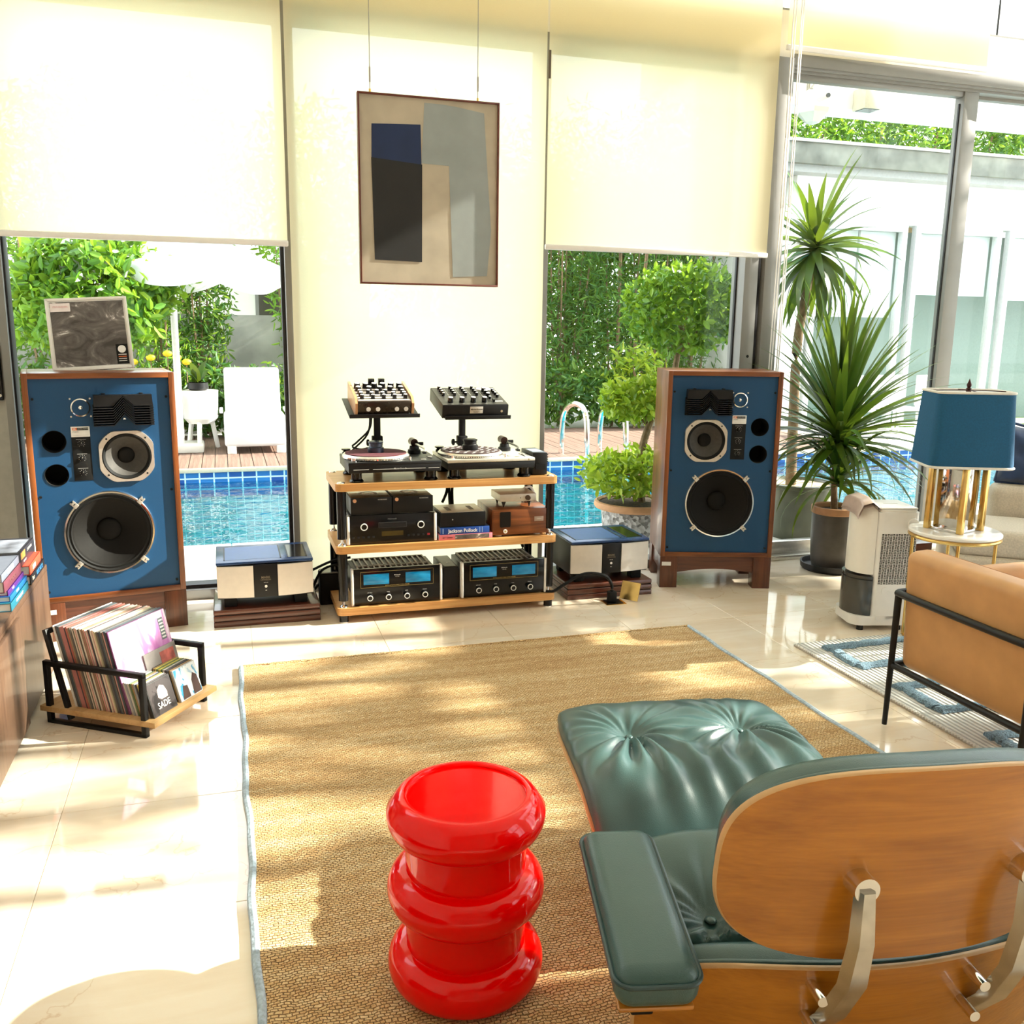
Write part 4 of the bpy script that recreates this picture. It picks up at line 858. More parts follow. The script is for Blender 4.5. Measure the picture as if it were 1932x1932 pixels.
# aluminium back braces
for sx_ in (-1, 1):
    x = -.112 if sx_ < 0 else .19
    a0 = Q1 @ Vector((x, .04*(x/.345)**2, -.018))
    pts = [(x, a0.y-.030, a0.z), (x, a0.y-.036, a0.z-.09), (x, a0.y-.022, a0.z-.18), (x*1.03, a0.y+.03, a0.z-.28), (x*1.05, a0.y+.11, a0.z-.38)]
    br = G().cyl((x, a0.y+.006, a0.z), (x, a0.y-.034, a0.z), .024, .022, 28).obj('back_brace', M_chrome, LC)
    g = G(); prev = None
    for (px_, py_, pz_), hw_ in zip(pts, (.018, .024, .029, .031, .032)): 
        ring = [(px_-hw_, py_+.006, pz_), (px_-hw_*.55, py_-.012, pz_), (px_+hw_*.55, py_-.012, pz_), (px_+hw_, py_+.006, pz_), (px_+hw_*.6, py_+.010, pz_), (px_-hw_*.6, py_+.010, pz_)]
        i0 = len(g.v); g.v += ring
        if prev is not None:
            for k in range(6): g.f.append((prev+k, prev+(k+1) % 6, i0+(k+1) % 6, i0+k)); g.mi.append(0)
        else: g.f.append(tuple(range(i0, i0+6))); g.mi.append(0)
        prev = i0
    g.obj('brace_arm', P('cast_aluminium', (.62, .60, .56), .22, 1., var=.12, sc=25), br, smooth=25)
    for dx_, dz in ((-.035, .150), (-.035, .075)):
        p2 = Q2 @ Vector((x+dx_, 0, dz)); G().cyl((p2.x, p2.y+.02, p2.z), (p2.x, p2.y-.035, p2.z), .010, None, 16).obj('spacer', M_chrome, br)
G().cyl((0, .36, .05), (0, .36, .25), .024).obj('column', M_black, LC); G().box(-.13, .13, .24, .48, .238, .252, .003).obj('mount_plate', M_black, LC)
for k in range(5):
    a = PI/2+k*2*PI/5; c, s_ = math.cos(a), math.sin(a); L = .33
    lg = G().tube([(0, .36, .062), (c*.12, .36+s_*.12, .052), (c*L, .36+s_*L, .034)], lambda q: .020-.004*q, 10, flat=.8).obj('leg', M_chrome, LC); G().cyl((c*L, .36+s_*L, 0), (c*L, .36+s_*L, .04), .018).obj('glide', M_chrome, lg)

# ------------------------------------------------------------------ tan armchair (seen from behind)
t = thing('leather_armchair', 'tan leather armchair with thin black steel frame, seen from behind', 'armchair', (2.33, 2.40, .011))
hwy = .305
for sy in (-1, 1):
    G().tube([(-.004, sy*hwy, 0), (.0, sy*hwy, .25), (.004, sy*hwy, .512)], lambda q: .0095+.004*q, 12, sub=2).obj('leg', M_black, t)
    G().tube([(.62, sy*hwy, 0), (.62, sy*hwy, .512)], .0125, 12, sub=1).obj('leg', M_black, t)
    G().tube([(.0, sy*hwy, .235), (.62, sy*hwy, .26)], .0125, 12, sub=1).obj('side_rail', M_black, t)
G().tube([(.62, -hwy, .515), (.06, -hwy-.004, .515), (.01, -hwy+.012, .515), (-.006, -hwy+.05, .515), (-.006, hwy-.05, .515), (.01, hwy-.012, .515), (.06, hwy+.004, .515), (.62, hwy, .515)], .0135, 12).obj('top_rail', M_black, t)
G().tube([(.004, -hwy, .235), (.004, hwy, .235)], .0125, 12, sub=1).obj('back_rail', M_black, t); G().tube([(.62, -hwy, .235), (.62, hwy, .235)], .0125, 12, sub=1).obj('front_rail', M_black, t)
Q = Matrix.Translation((.075, 0, .455)) @ Matrix.Rotation(R(-3), 4, 'Y')
def rbox(nm, mat, par, c, s_, r, Q=Matrix(), sag=.006, n_=5): return G().box(c[0]-s_[0]/2, c[0]+s_[0]/2, c[1]-s_[1]/2, c[1]+s_[1]/2, c[2]-s_[2]/2, c[2]+s_[2]/2, r, Q, n_).obj(nm, mat, par, smooth=60)
rbox('back_cushion', M_tan, t, (0, 0, .0), (.115, .605, .45), .036, Q); rbox('seat_cushion', M_tan, t, (.38, 0, .32), (.50, .58, .14), .05)
for sy in (-1, 1): rbox('side_cushion', M_tan, t, (.40, sy*.25, .49), (.46, .085, .24), .038)
o = [(x, y, 0) for x, y in rrect(-.285, .285, -.215, .215, .05, 6)]; o.append(o[0]); Q2_ = Q @ Matrix.Translation((.052, 0, 0)) @ Matrix(((0, 0, 1, 0), (1, 0, 0, 0), (0, 1, 0, 0), (0, 0, 0, 1)))
G().tube(o, .003, 6, Q2_, 1).obj('back_seam', P('tan_seam', (.40, .17, .06), .6), t)

# ------------------------------------------------------------------ dehumidifier
t = thing('dehumidifier', 'white dehumidifier with smoked water tank between the dracaena pot and the side table', 'dehumidifier', (3.095, 3.785, 0), R(-14))
def body(x0, x1, y0, y1, r): return rrect(x0, x1, y0, y1, r, 8)
for x, y in ((-.09, -.10), (.10, -.10), (-.09, .10), (.10, .10)): G().cyl((x, y, 0), (x, y, .03), .016).obj('caster', M_blackm, t)
G().prism(body(-.145, .155, -.125, .125, .06), .028, .075).obj('base', M_white_pl, t)
g = G().prism(body(-.052, .155, -.125, .125, .03), .06, .60); g.prism(body(-.045, .148, -.118, .118, .03), .60, .612); g.obj('body', M_white_pl, t)
cyl_pts = [(-.052, -.110)]+[(-.052-.085*math.sin(PI*k/14), -.110+.220*(1-math.cos(PI*k/14))/2) for k in range(1, 14)]+[(-.052, .110)]
g = G(); pr0 = cyl_pts[::-1]; g.prism(pr0, .285, .565)
for k in range(5):
    f0, f1 = 1-.10*k*k/16, 1-.10*(k+1)**2/16; n_ = len(pr0); a = [(-.052+(x+.052)*f0, y*f0, .565+.012*k) for x, y in pr0]; b_ = [(-.052+(x+.052)*f1, y*f1, .565+.012*(k+1)) for x, y in pr0]; g.add(a+b_, [(i, i+1, n_+i+1, n_+i) for i in range(n_-1)])
g.add(b_, [tuple(range(n_))]); g.obj('front_column', P('warm_white_plastic', (.84, .80, .73), .3, var=.01), t, smooth=60)
tk = [(-.05+(x+.05)*1.16, y*1.06) for x, y in cyl_pts][::-1]; wt = G().prism(tk, .075, .275).obj('water_tank', M_smoke, t, smooth=60); G().prism([(x*1.0-.002 if x < -.06 else x, y) for x, y in tk], .255, .260).obj('tank_lip', M_blackm, wt)
hd = [(-.150, 0, .60), (-.13, 0, .655), (-.085, 0, .668), (-.03, 0, .625), (.04, 0, .606)]
def band(u, v):
    i = min(int(u*4), 3); f = u*4-i; p, q = hd[i], hd[i+1]; x = p[0]+(q[0]-p[0])*f; z = p[2]+(q[2]-p[2])*f; wd = .118*(1-.25*abs(.4-u)); return (x, -wd+2*wd*v, z-.02*(2*v-1)**4)
G().grid(band, 20, 16).grid(lambda u, v: tuple(Vector(band(u, v))-Vector((0, 0, .018))), 20, 16, flip=True).obj('handle', M_rose, t, smooth=60)
G().box(-.04, .145, -.112, .112, .612, .622, .006).obj('top_lid', M_white_pl, t); G().box(.02, .09, -.004, .004, .622, .6235).obj('lid_mark', M_print, t)
y = -.1252
dg = G().cyl((.118, y, .545), (.118, y-.008, .545), .028, .026, 32).obj('drain_cap', M_white_pl, t); G().box(.096, .140, y-.011, y-.008, .542, .548, .001).obj('cap_ridge', P('light_grey_plastic', (.62, .60, .58), .4), dg)
g = G()
for i in range(13):
    for j in range(20):
        x, z = -.026+.0135*i, .245+.0128*j
        if z > .50: continue
        if (i+j) % 2: g.box(x-.0050, x+.0050, y-.0004, y+.0003, z-.0055, z-.0012).box(x-.0050, x+.0050, y-.0004, y+.0003, z+.0012, z+.0055)
        else: g.box(x-.0050, x-.0012, y-.0004, y+.0003, z-.0055, z+.0055).box(x+.0012, x+.0050, y-.0004, y+.0003, z-.0055, z+.0055)
o = g.obj('vent_grid', M_blackm, t, smooth=0); o['kind'] = 'stuff'
G().cyl((.010, y, .205), (.010, y-.003, .205), .020, None, 24).box(.02, .050, y-.003, y, .201, .209, .001).obj('hose_cap', M_white_pl, t); G().prism(rrect(-.028, .022, .055, .078, .010), 0, .003, atF(0, y, 0)).obj('cord_hatch', M_white_pl, t)

# ------------------------------------------------------------------ side table and lamp
t = thing('side_table', 'round white marble side table with thin brass legs', 'table', (3.270, 3.462, 0)); zt = .55
G().lathe([(0, zt-.02), (.196, zt-.02), (.204, zt-.014), (.204, zt-.006), (.198, zt), (0, zt)], 64).obj('top', M_tabletop, t)
o = [(.195*math.cos(2*PI*k/48), .195*math.sin(2*PI*k/48), zt-.030) for k in range(49)]; G().tube(o, .009, 8, None, 1).obj('rim_ring', M_brass, t)
for k in range(4): a = PI/4+.15+k*PI/2; G().cyl((.18*math.cos(a), .18*math.sin(a), .012), (.18*math.cos(a), .18*math.sin(a), zt-.03), .0085, None, 12).obj('leg', M_brass, t)
o = [(.18*math.cos(2*PI*k/48), .18*math.sin(2*PI*k/48), .010) for k in range(49)]; G().tube(o, .008, 8, None, 1).obj('foot_ring', M_brass, t)
t = thing('table_lamp', 'table lamp with square blue shade on a brass and chrome base', 'lamp', (3.268, 3.470, .5505), R(-22)); s_ = .083
Q45 = Matrix.Rotation(R(38), 4, 'Z')
G().box(-s_, s_, -s_, s_, 0, .012, .002, Q45).obj('foot_plate', M_chrome, t); G().box(-s_+.018, s_-.018, -s_+.018, s_-.018, .012, .335, .001, Q45).obj('mirror_core', P('smoky_mirror', (.55, .52, .48), .06, 1.), t)
for a in (-1, 1):
    for b in (-1, 1): G().box(a*s_-.013, a*s_+.013, b*s_-.013, b*s_+.013, 0, .335, .002, Q45).obj('corner_bar', M_brass, t)
def rsq(hx_, hy_, r, z): return [(x, y, z) for x, y in rrect(-hx_, hx_, -hy_, hy_, r, 6)]
z0, z1 = .312, .648
Lb, Lt = rsq(.190, .150, .045, z0), rsq(.171, .128, .04, z1); Lb2, Lt2 = rsq(.187, .147, .045, z0), rsq(.168, .125, .04, z1)
sh = loopband(G(), [Lb2, Lb, Lt, Lt2, Lb2]).obj('lamp_shade', M_teal, t, smooth=50)
for L_ in (Lb, Lt): G().tube(L_+[L_[0]], .006, 8, None, 1).obj('shade_trim', P('cream_trim', (.74, .71, .66), .8), sh)
loopband(G(), [rsq(.1675, .1245, .04, z1-.004), rsq(.1, .06, .02, z1-.006), rsq(.001, .001, .0004, z1-.006)]).obj('shade_lining', P('grey_lining', (.52, .50, .50), .9), sh)
for pts in ([(-.165, 0, z1+.002), (0, 0, z1+.006), (.165, 0, z1+.002)], [(0, -.12, z1+.002), (0, 0, z1+.006), (0, .12, z1+.002)]): G().tube(pts, .0022, 6).obj('spider', P('dark_bronze', (.06, .02, .018), .35, .6), sh)
G().lathe([(.004, -.06), (.012, -.002), (.010, .004), (.013, .008), (.007, .014), (.010, .020), (.011, .026), (.004, .044), (0, .056)], 20, Matrix.Translation((0, 0, z1+.004))).obj('finial', MATS['dark_bronze'], t); G().cyl((0, 0, .335), (0, 0, z1), .005).obj('stem', M_brass, t)

# ------------------------------------------------------------------ sofa and cushions beyond the lamp
t = thing('linen_sofa', 'beige linen sofa beside the marble side table', 'sofa', (3.58, 3.82, .012), R(-38))
rbox('base', M_beige, t, (.95, .40, .165), (1.9, .80, .29), .03); rbox('seat_cushion', M_beige, t, (.96, .27, .375), (1.86, .50, .15), .05); rbox('back_rest', M_beige, t, (1.065, .665, .45), (1.65, .25, .32), .06)
for x in (.08, 1.8):
    for y in (.06, .74): G().cyl((x, y, 0), (x, y, .03), .02).obj('leg', M_black, t)
def cushion(loc, s_, rot, lab, mat):
    t = thing('throw_cushion', lab, 'cushion', loc, 0, None, rot)
    def f(sg): return lambda u, v: ((2*u-1)*s_*(1-.06*(1-(2*v-1)**2)*abs(2*u-1)**3), (2*v-1)*s_*(1-.06*(1-(2*u-1)**2)*abs(2*v-1)**3), sg*.075*(max(0, (1-(2*u-1)**4)*(1-(2*v-1)**4)))**.6+.012*math.sin(13*u+8*v)*math.sin(9*v))
    G().grid(f(1), 24, 24).grid(f(-1), 24, 24, flip=True).obj('cover', mat, t, smooth=60)
    G().tube([(-s_, -s_, 0), (0, -s_*.95, 0), (s_, -s_, 0), (s_*.95, 0, 0), (s_, s_, 0), (0, s_*.95, 0), (-s_, s_, 0), (-s_*.95, 0, 0), (-s_, -s_, 0)], .008, 8).obj('ruffle', mat, t)
cushion((4.345, 4.085, .775), .165, (R(80), R(6), R(-38)), 'blue velvet cushion on the beige sofa behind the lamp', M_velvet)
t = thing('low_bench', 'dark brown wooden bench low behind the side table', 'bench', (3.535, 4.17, 0)); G().box(-.14, .14, -.13, .13, .20, .33, .004).obj('seat', M_redwood, t)
for x in (-.11, .11): G().box(x-.02, x+.02, -.11, .11, 0, .20, .003).obj('leg', M_redwood, t)

# ------------------------------------------------------------------ left cabinet with books
t = thing('media_cabinet', 'low brown wood cabinet along the left edge with books on top', 'cabinet', (-.735, 4.105, 0))
G().box(-.60, 0, -5.0, 0, .03, .450, .002).obj('carcass', M_cabinet, t); G().box(-.60, .0, -5.0, .004, .4505, .474, .002).obj('top', M_cabinet, t); G().box(-.56, -.02, -4.9, -.02, 0, .03).obj('plinth', M_blackm, t)
for k in range(4): G().box(.0, .014, -.62-1.2*k-1.18, -.62-1.2*k, .04, .44, .002).obj('door', M_cabinet, t)
G().cyl((.0, -.62, .36), (.004, -.62, .36), .006, None, 12).obj('hinge_pin', M_print, t)
zz = .4745
def cbook(lab, y0, ly, h, col, z, wid=.20, xr=-.737, rz=0.): return book('hardback_book', lab, (xr-wid, y0, z), wid, ly, h, col, rz, spine='+x')
b = cbook('black book with blue lettering at the bottom of the far pile on the cabinet', 3.785, .285, .034, (.012, .012, .016), zz, .22); text('BLUE NOTE', .024, P('blue_letters', (.05, .25, .60), .5), b, (.2216, .18, .017), (PI/2, 0, PI/2)); text('Best', .022, P('cream_letters', (.75, .62, .40), .5), b, (.2216, .05, .017), (PI/2, 0, PI/2))
b = cbook('orange red book in the far pile on the cabinet', 3.80, .24, .036, (.68, .085, .045), zz+.0345, .20, -.74, R(1)); G().box(.2005, .2016, .06, .12, .008, .024).obj('spine_label', M_label, b)
b = cbook('thick dark book with an orange spine label topping the far pile on the cabinet', 3.755, .29, .058, (.030, .030, .040), zz+.071, .26, -.765); G().box(.2605, .2616, .035, .115, .026, .052).obj('spine_label', P('ochre_label', (.42, .20, .05), .5), b); text('JAZZ COVERS', .013, M_print, b, (.2618, .20, .040), (PI/2, 0, PI/2)); text('ALBUM ART', .010, M_print, b, (.2618, .10, .012), (PI/2, 0, PI/2))
G().box(.01, .25, .03, .26, .058, .0588).obj('cover_print', P('blue_grey_print', (.22, .24, .30), .35, var=.6, sc=14), b)
b = cbook('teal book at the bottom of the near pile on the cabinet', 3.44, .30, .030, (.015, .13, .19), zz, .22, -.738); text('PHOTOGRAPHY', .016, M_label, b, (.2216, .14, .015), (PI/2, 0, PI/2))
b = cbook('deep blue book second from the bottom of the near pile', 3.455, .29, .020, (.012, .12, .36), zz+.0305, .21, -.742); text('DESIGN', .012, M_label, b, (.2116, .12, .010), (PI/2, 0, PI/2))
b = cbook('purple book with white lettering in the middle of the near pile', 3.46, .27, .018, (.08, .02, .16), zz+.051, .20, -.748); text('VINYL', .012, M_label, b, (.2016, .08, .009), (PI/2, 0, PI/2))
b = cbook('burgundy book below the topmost of the near pile', 3.43, .28, .040, (.14, .040, .060), zz+.0695, .23, -.752); text('BURGUNDY', .018, P('dull_red_print', (.22, .09, .10), .5), b, (.2316, .14, .020), (PI/2, 0, PI/2))
b = cbook('grey blue book topping the near pile on the cabinet', 3.42, .285, .028, (.16, .18, .24), zz+.110, .26, -.755); text('HELVETICA', .020, M_label, b, (.2616, .14, .014), (PI/2, 0, PI/2), bold=.02); text('66', .03, M_label, b, (.16, .10, .0286), (0, 0, PI/2))

# ------------------------------------------------------------------ record crate with sleeves
CA = R(-34)
CR = thing('record_crate', 'black steel and oak record crate on the floor beside the cabinet', 'crate', (-.326, 3.345, 0), CA)   # origin: near front post; local -x = back, +y = away
for y in (0, .345):
    for x in (0, -.415): G().box(x-.010, x+.010, y-.010, y+.010, 0, .238 if True else 0, .002).obj('post', M_black, CR)
    G().box(-.425, .010, y-.010, y+.010, .222, .242, .002).obj('side_rail', M_black, CR); G().box(-.425, .010, y-.010, y+.010, .0, .014, .002).obj('foot_rail', M_black, CR)
Qb = Matrix.Translation((-.335, 0, .05)) @ Matrix.Rotation(R(-14), 4, 'Y')
for y in (.006, .339): G().box(-.008, .008, y-.010, y+.010, -.03, .318, .002, Qb).obj('back_post', M_black, CR)
G().box(-.008, .008, .0, .345, .298, .318, .002, Qb).obj('back_bar', M_black, CR)
G().box(-.45, .052, -.014, .36, .045, .066, .002).obj('board', M_oak, CR)
for y in (.065, .29): G().box(.012, .018, y-.012, y+.012, .066, .082, .002).obj('stop', M_brass, CR)
CM = Matrix.Translation((-.326, 3.345, 0)) @ Matrix.Rotation(CA, 4, 'Z')
def sleeve(x, th, y0, wid, h, col, lean, lab, cat='record', name='record_sleeve', grp='record sleeves in the crate', zb=.0665, cm=None, print_=None):
    t = thing(name, lab, cat, CM @ Vector((x, y0, zb)), 0, grp, (0, 0, 0)); t.rotation_euler = (Matrix.Rotation(CA, 4, 'Z') @ Matrix.Rotation(R(lean), 4, 'Y')).to_euler()
    m = P('sleeve_%d_%d_%d' % tuple(int(c*100) for c in col), col, .45, var=.12, sc=16)
    G().box(-th, 0, 0, wid, 0, h, .0006, seg=1).obj('cover', m, t, smooth=0); return t
cols = [(.74, .72, .68), (.10, .09, .08), (.42, .38, .26), (.30, .13, .10), (.62, .32, .30), (.70, .58, .44), (.05, .05, .06), (.14, .13, .12), (.55, .40, .28), (.06, .09, .12), (.66, .60, .52), (.30, .20, .13), (.045, .03, .04), (.40, .30, .22)]
x = -.318; k = 0; LEAN = -14
while x < -.088:
    th = random.choice([.0042, .005, .0058, .0065])
    if k == 5: th, c, lab = .020, (.46, .19, .18), 'thick dusty pink box set among the record sleeves in the crate'
    elif k == 7: th, c, lab = .008, (.40, .12, .09), 'rust red record sleeve next to the pink box set in the crate'
    elif k in (0, 1): th, c, lab = .004, (.78, .77, .75), 'white record sleeve at the very back of the crate' if k == 0 else 'white record sleeve second from the back of the crate'
    else: c, lab = random.choice(cols[1:]), 'thin record sleeve tightly packed in the middle of the crate'
    x += th; t = sleeve(x, th, .016+random.uniform(0, .006), .313, .313+random.uniform(-.003, .004), c, LEAN+.2*random.uniform(-1, 1), lab)
    if lab.startswith('thin'): pass
    else: del t['group']
    x += .0010; k += 1
x += .007
t = sleeve(x, .006, .018, .314, .314, (.12, .03, .10), LEAN, 'pink covered record sleeve at the front of the crate sleeves'); del t['group']
def mk_pink():
    n = N('pink_printed_cover'); v = n.co((1, 9, 3)); a = n.noise(v, 1.5, 3, .5, 1.2); c = n.ramp(a, (.40, (.50, .17, .46)), (.52, (.58, .27, .55)), (.60, (.80, .66, .77))); return n.fin(n.pbsdf(c, .3))
G().box(.0002, .0012, .002, .312, .002, .312).obj('cover_print', mk_pink(), t); lb_ = G().box(.0012, .0018, .262, .290, .20, .285).obj('sticker', P('dark_sticker', (.10, .12, .13), .5), t)
for q in range(6): G().box(.0018, .0022, .265, .287, .207+.013*q, .213+.013*q).obj('sticker_line', M_print, lb_)
t = sleeve(x+.009, .003, .150, .182, .182, (.30, .27, .26), LEAN, 'small square single with a red figure print in front of the pink cover'); del t['group']; t['category'] = 'record'; G().box(.0002, .001, .085, .165, .02, .165).obj('red_print', P('brick_red_print', (.50, .12, .10), .5, var=.4, sc=25), t)
def jewel(x, y0, col, front, lab, th=.0085, grp=None, wid=.132):
    t = sleeve(x, th, y0, wid, .125, col, -16, lab, 'disc', 'disc_case', grp)
    if not grp and 'group' in t: del t['group']
    return t
ccols = [(.70, .62, .12), (.08, .07, .07), (.10, .16, .06), (.55, .52, .48), (.35, .22, .10), (.05, .05, .06), (.62, .50, .10), (.30, .32, .36), (.14, .05, .05)]
for y0, n_, side in ((.018, 10, 'near'), (.172, 10, 'far')):
    for i in range(n_): jewel(-.062+.0089*i, y0+random.uniform(0, .004), random.choice(ccols), None, 'disc case packed in the %s row at the front of the crate' % side, .0078, 'disc cases in the crate, %s row' % side)
t = jewel(-.062+.0089*10+.002, .018, (.05, .05, .05), None, 'disc case with black and white portrait lettered SADE at the front of the crate')
def mk_bw(nm, a_, b_, sc): 
    n = N(nm); a = n.noise(n.co((1, sc, sc*.8)), 1, 3, .5, 1.); c = n.ramp(a, (.44, a_), (.50, b_)); return n.fin(n.pbsdf(c, .15))
G().box(.0002, .001, .003, .129, .003, .122).obj('cover_print', mk_bw('black_grey_print', (.025, .022, .022), (.07, .06, .06), 14), t)
cs = G(); cs.prism([(.062, .052), (.095, .052), (.098, .070), (.088, .095), (.068, .104), (.05, .090), (.046, .062)], 0, .0005, Matrix(((0, 0, 1, .001), (1, 0, 0, 0), (0, 1, 0, 0), (0, 0, 0, 1)))); cs.obj('pale_shape', P('skin_print', (.74, .56, .50), .3), t)
text('SADE', .034, M_label, t, (.0018, .066, .032), (PI/2, 0, PI/2), sx=.85)
t = jewel(-.062+.0089*10+.002, .172, (.5, .5, .5), None, 'disc case with blue and white cover at the front of the crate')
G().box(.0002, .001, .003, .129, .003, .122).obj('cover_print', mk_bw('blue_white_print', (.05, .32, .55), (.78, .82, .85), 18), t); cs = G(); cs.prism([(.015, .004), (.06, .004), (.055, .05), (.03, .055)], 0, .0005, Matrix(((0, 0, 1, .001), (1, 0, 0, 0), (0, 1, 0, 0), (0, 0, 0, 1)))); cs.prism([(.08, .004), (.126, .004), (.12, .07), (.10, .085), (.085, .06)], 0, .0005, Matrix(((0, 0, 1, .001), (1, 0, 0, 0), (0, 1, 0, 0), (0, 0, 0, 1)))); cs.obj('dark_shape', P('brown_print', (.07, .035, .03), .4), t)

# ------------------------------------------------------------------ plants
def strap_mesh(L, wd, droop, nm='leaf'):
    n_ = 9; vs = []; ang = 0; x = z = 0.; step = L/n_
    for i in range(n_+1):
        u = i/n_; w = wd*(.55+1.3*u-1.9*u*u if u < .35 else .78*(1-((u-.35)/.65)**1.7))*1.25; w = max(w, .0008)
        vs += [(x, -w, z+.25*w), (x, 0, z), (x, w, z+.25*w)]
        ang -= droop*(.25+1.5*u)/n_; x += step*math.cos(ang); z += step*math.sin(ang)
    g = G(); g.add(vs, [(3*i+k, 3*i+3+k, 3*i+4+k, 3*i+1+k) for i in range(n_) for k in (0, 1)]); return g.mesh(nm, M_leafD, 80)
def rosette(par, base, n, Ls, wd, el0, el1, rx=0., seed=1, dr=(.6, 1.7), ysq=1.):
    rd = random.Random(seed); ms = [strap_mesh(1., wd, dr[0]+(dr[1]-dr[0])*k/5) for k in range(6)]
    for k in range(n):
        f = k/(n-1); az = k*2.39996+rd.uniform(-.25, .25); el = R(el0+(el1-el0)*f+rd.uniform(-9, 9)); L = Ls[0]+(Ls[1]-Ls[0])*f; L *= rd.uniform(.85, 1.12)
        m = ms[min(5, max(0, int(5*(1-f)+rd.uniform(-1, 1))))]
        o = ob('leaf', m, par, (base[0], base[1], base[2]+.10*(f-.5))); o.rotation_euler = (Matrix.Rotation(az, 4, 'Z') @ Matrix.Rotation(-el, 4, 'Y') @ Matrix.Rotation(rd.uniform(-.5, .5), 4, 'X')).to_euler(); o.scale = (L, L**.3, L)
t = thing('potted_dracaena', 'potted dracaena with long dark strap leaves beside the right speaker', 'plant', (3.575, 4.775, 0))
G().lathe([(.165, 0), (.178, .012), (.182, .045), (.172, .045), (.168, .018), (0, .018)], 40).obj('saucer', M_black, t)
G().lathe([(.112, .02), (.122, .06), (.130, .20), (.132, .36)], 48).obj('pot', M_pot, t); G().lathe([(.132, .355), (.138, .36), (.139, .398), (.130, .402), (.124, .395), (.124, .37)], 48).obj('pot_rim', M_terra, t); G().lathe([(0, .372), (.125, .370)][::-1], 32).obj('soil', M_soil, t)
G().tube([(0, 0, .36), (-.02, 0, .55), (-.05, -.04, .70), (-.06, -.06, .86)], lambda q: .022-.007*q, 10).obj('stem', M_bark, t)
rosette(t, (-.06, -.06, .84), 150, (.58, .86), .024, -12, 88, seed=3, dr=(.35, 1.1)); rosette(t, (-.035, -.06, .58), 70, (.54, .48), .020, 4, 66, seed=5, dr=(.8, 2.0))
t = thing('potted_yucca', 'tall outdoor yucca in a large olive pot just beyond the sliding door', 'plant', (3.92, 5.66, -.02))
G().lathe([(.17, 0), (.19, .03), (.235, .38), (.25, .385), (.25, .41), (.235, .415), (.22, .40), (.21, .38)], 48).obj('pot', M_olive, t); G().lathe([(.215, .392), (0, .395)], 32).obj('soil', P('dry_mulch', (.50, .38, .22), .9, var=.4, sc=50, bump=.01), t)
G().tube([(-.07, 0, .38), (-.09, 0, .9), (-.10, .0, 1.4), (-.05, 0, 1.80), (-.02, 0, 1.98)], lambda q: .038-.012*q, 12).obj('trunk', M_bark, t)
rosette(t, (-.02, 0, 2.02), 84, (.60, .50), .032, -60, 62, seed=9, dr=(.6, 1.7))
for az, el, L in ((1.0, 75, .75), (2.6, 66, .7), (.3, 70, .66), (5.6, 60, .7)): o = ob('leaf', strap_mesh(1., .026, .4), t, (-.02, 0, 2.03)); o.rotation_euler = (Matrix.Rotation(az-.9, 4, 'Z') @ Matrix.Rotation(-R(el), 4, 'Y')).to_euler(); o.scale = (L, .9, L)

LT_V = np.array([(0, 0, 0), (.28, -.20, .05), (.28, 0, -.02), (.28, .20, .05), (.70, -.19, .03), (.70, 0, -.03), (.70, .19, .03), (1, 0, -.06)])
LT_F = [(0, 1, 2), (0, 2, 3), (1, 4, 5, 2), (2, 5, 6, 3), (4, 7, 5), (5, 7, 6)]
def euler_mats(n):
    q = NR.normal(size=(n, 4)); q /= np.linalg.norm(q, axis=1)[:, None]; w, x, y, z = q.T
    return np.stack([np.stack([1-2*(y*y+z*z), 2*(x*y-z*w), 2*(x*z+y*w)], -1), np.stack([2*(x*y+z*w), 1-2*(x*x+z*z), 2*(y*z-x*w)], -1), np.stack([2*(x*z-y*w), 2*(y*z+x*w), 1-2*(x*x+y*y)], -1)], 1)
def leaf_cloud(pts, size, mat, name='foliage', parent=None, outward=None, slim=1.):
    n = len(pts); Rm = euler_mats(n); sz = size*NR.uniform(.7, 1.25, n)
    V = LT_V*np.array([1, slim, 1]); V = np.einsum('nij,kj->nki', Rm, V)*sz[:, None, None]+pts[:, None, :]; k = len(LT_V)
    vs = V.reshape(-1, 3); fs = [tuple(i*k+q for q in f) for i in range(n) for f in LT_F]
    me = bpy.data.meshes.new(name); me.from_pydata(vs.tolist(), [], fs); me.materials.append(mat)
    o = ob(name, me, parent); o['kind'] = 'stuff'; return o
def blob_pts(n, c, r, shell=.45):
    d = NR.normal(size=(n, 3)); d /= np.linalg.norm(d, axis=1)[:, None]; rad = (shell+(1-shell)*NR.random(n)**.5)[:, None]
    lump = (1+.13*np.sin(5*d[:, :1]+3*d[:, 1:2])*np.cos(4*d[:, 2:3]+2)); return np.array(c)+d*rad*lump*np.array(r)
def box_pts(n, lo, hi): return NR.uniform(lo, hi, size=(n, 3))
_lm = {}
def leaf_parts(par, n, c, r, size, mat, slim=1., front=True):
    key = (mat.name, slim)
    if key not in _lm:
        g = G(); g.add([tuple(v*np.array([1, slim, 1])) for v in LT_V], LT_F); _lm[key] = g.mesh('leaf', mat, 0)
    p = blob_pts(n, c, r, .93); Rm = euler_mats(n)
    for i in range(n):
        if front and p[i][1] > c[1]+.2*r[1]: p[i][1] = 2*c[1]-p[i][1]
        o = ob('leaf', _lm[key], par, tuple(p[i])); o.rotation_euler = Matrix(Rm[i].tolist()).to_euler(); s_ = size*random.uniform(.8, 1.25); o.scale = (s_, s_, s_)
def branches(par, base, tips, r0, mat=M_bark):
    for tp in tips:
        b, e = Vector(base), Vector(tp); m = b.lerp(e, .5)+Vector((random.uniform(-.06, .06), random.uniform(-.06, .06), .04)); G().tube([b, m, e], lambda q: r0*(1-.65*q), 7).obj('branch', mat, par)
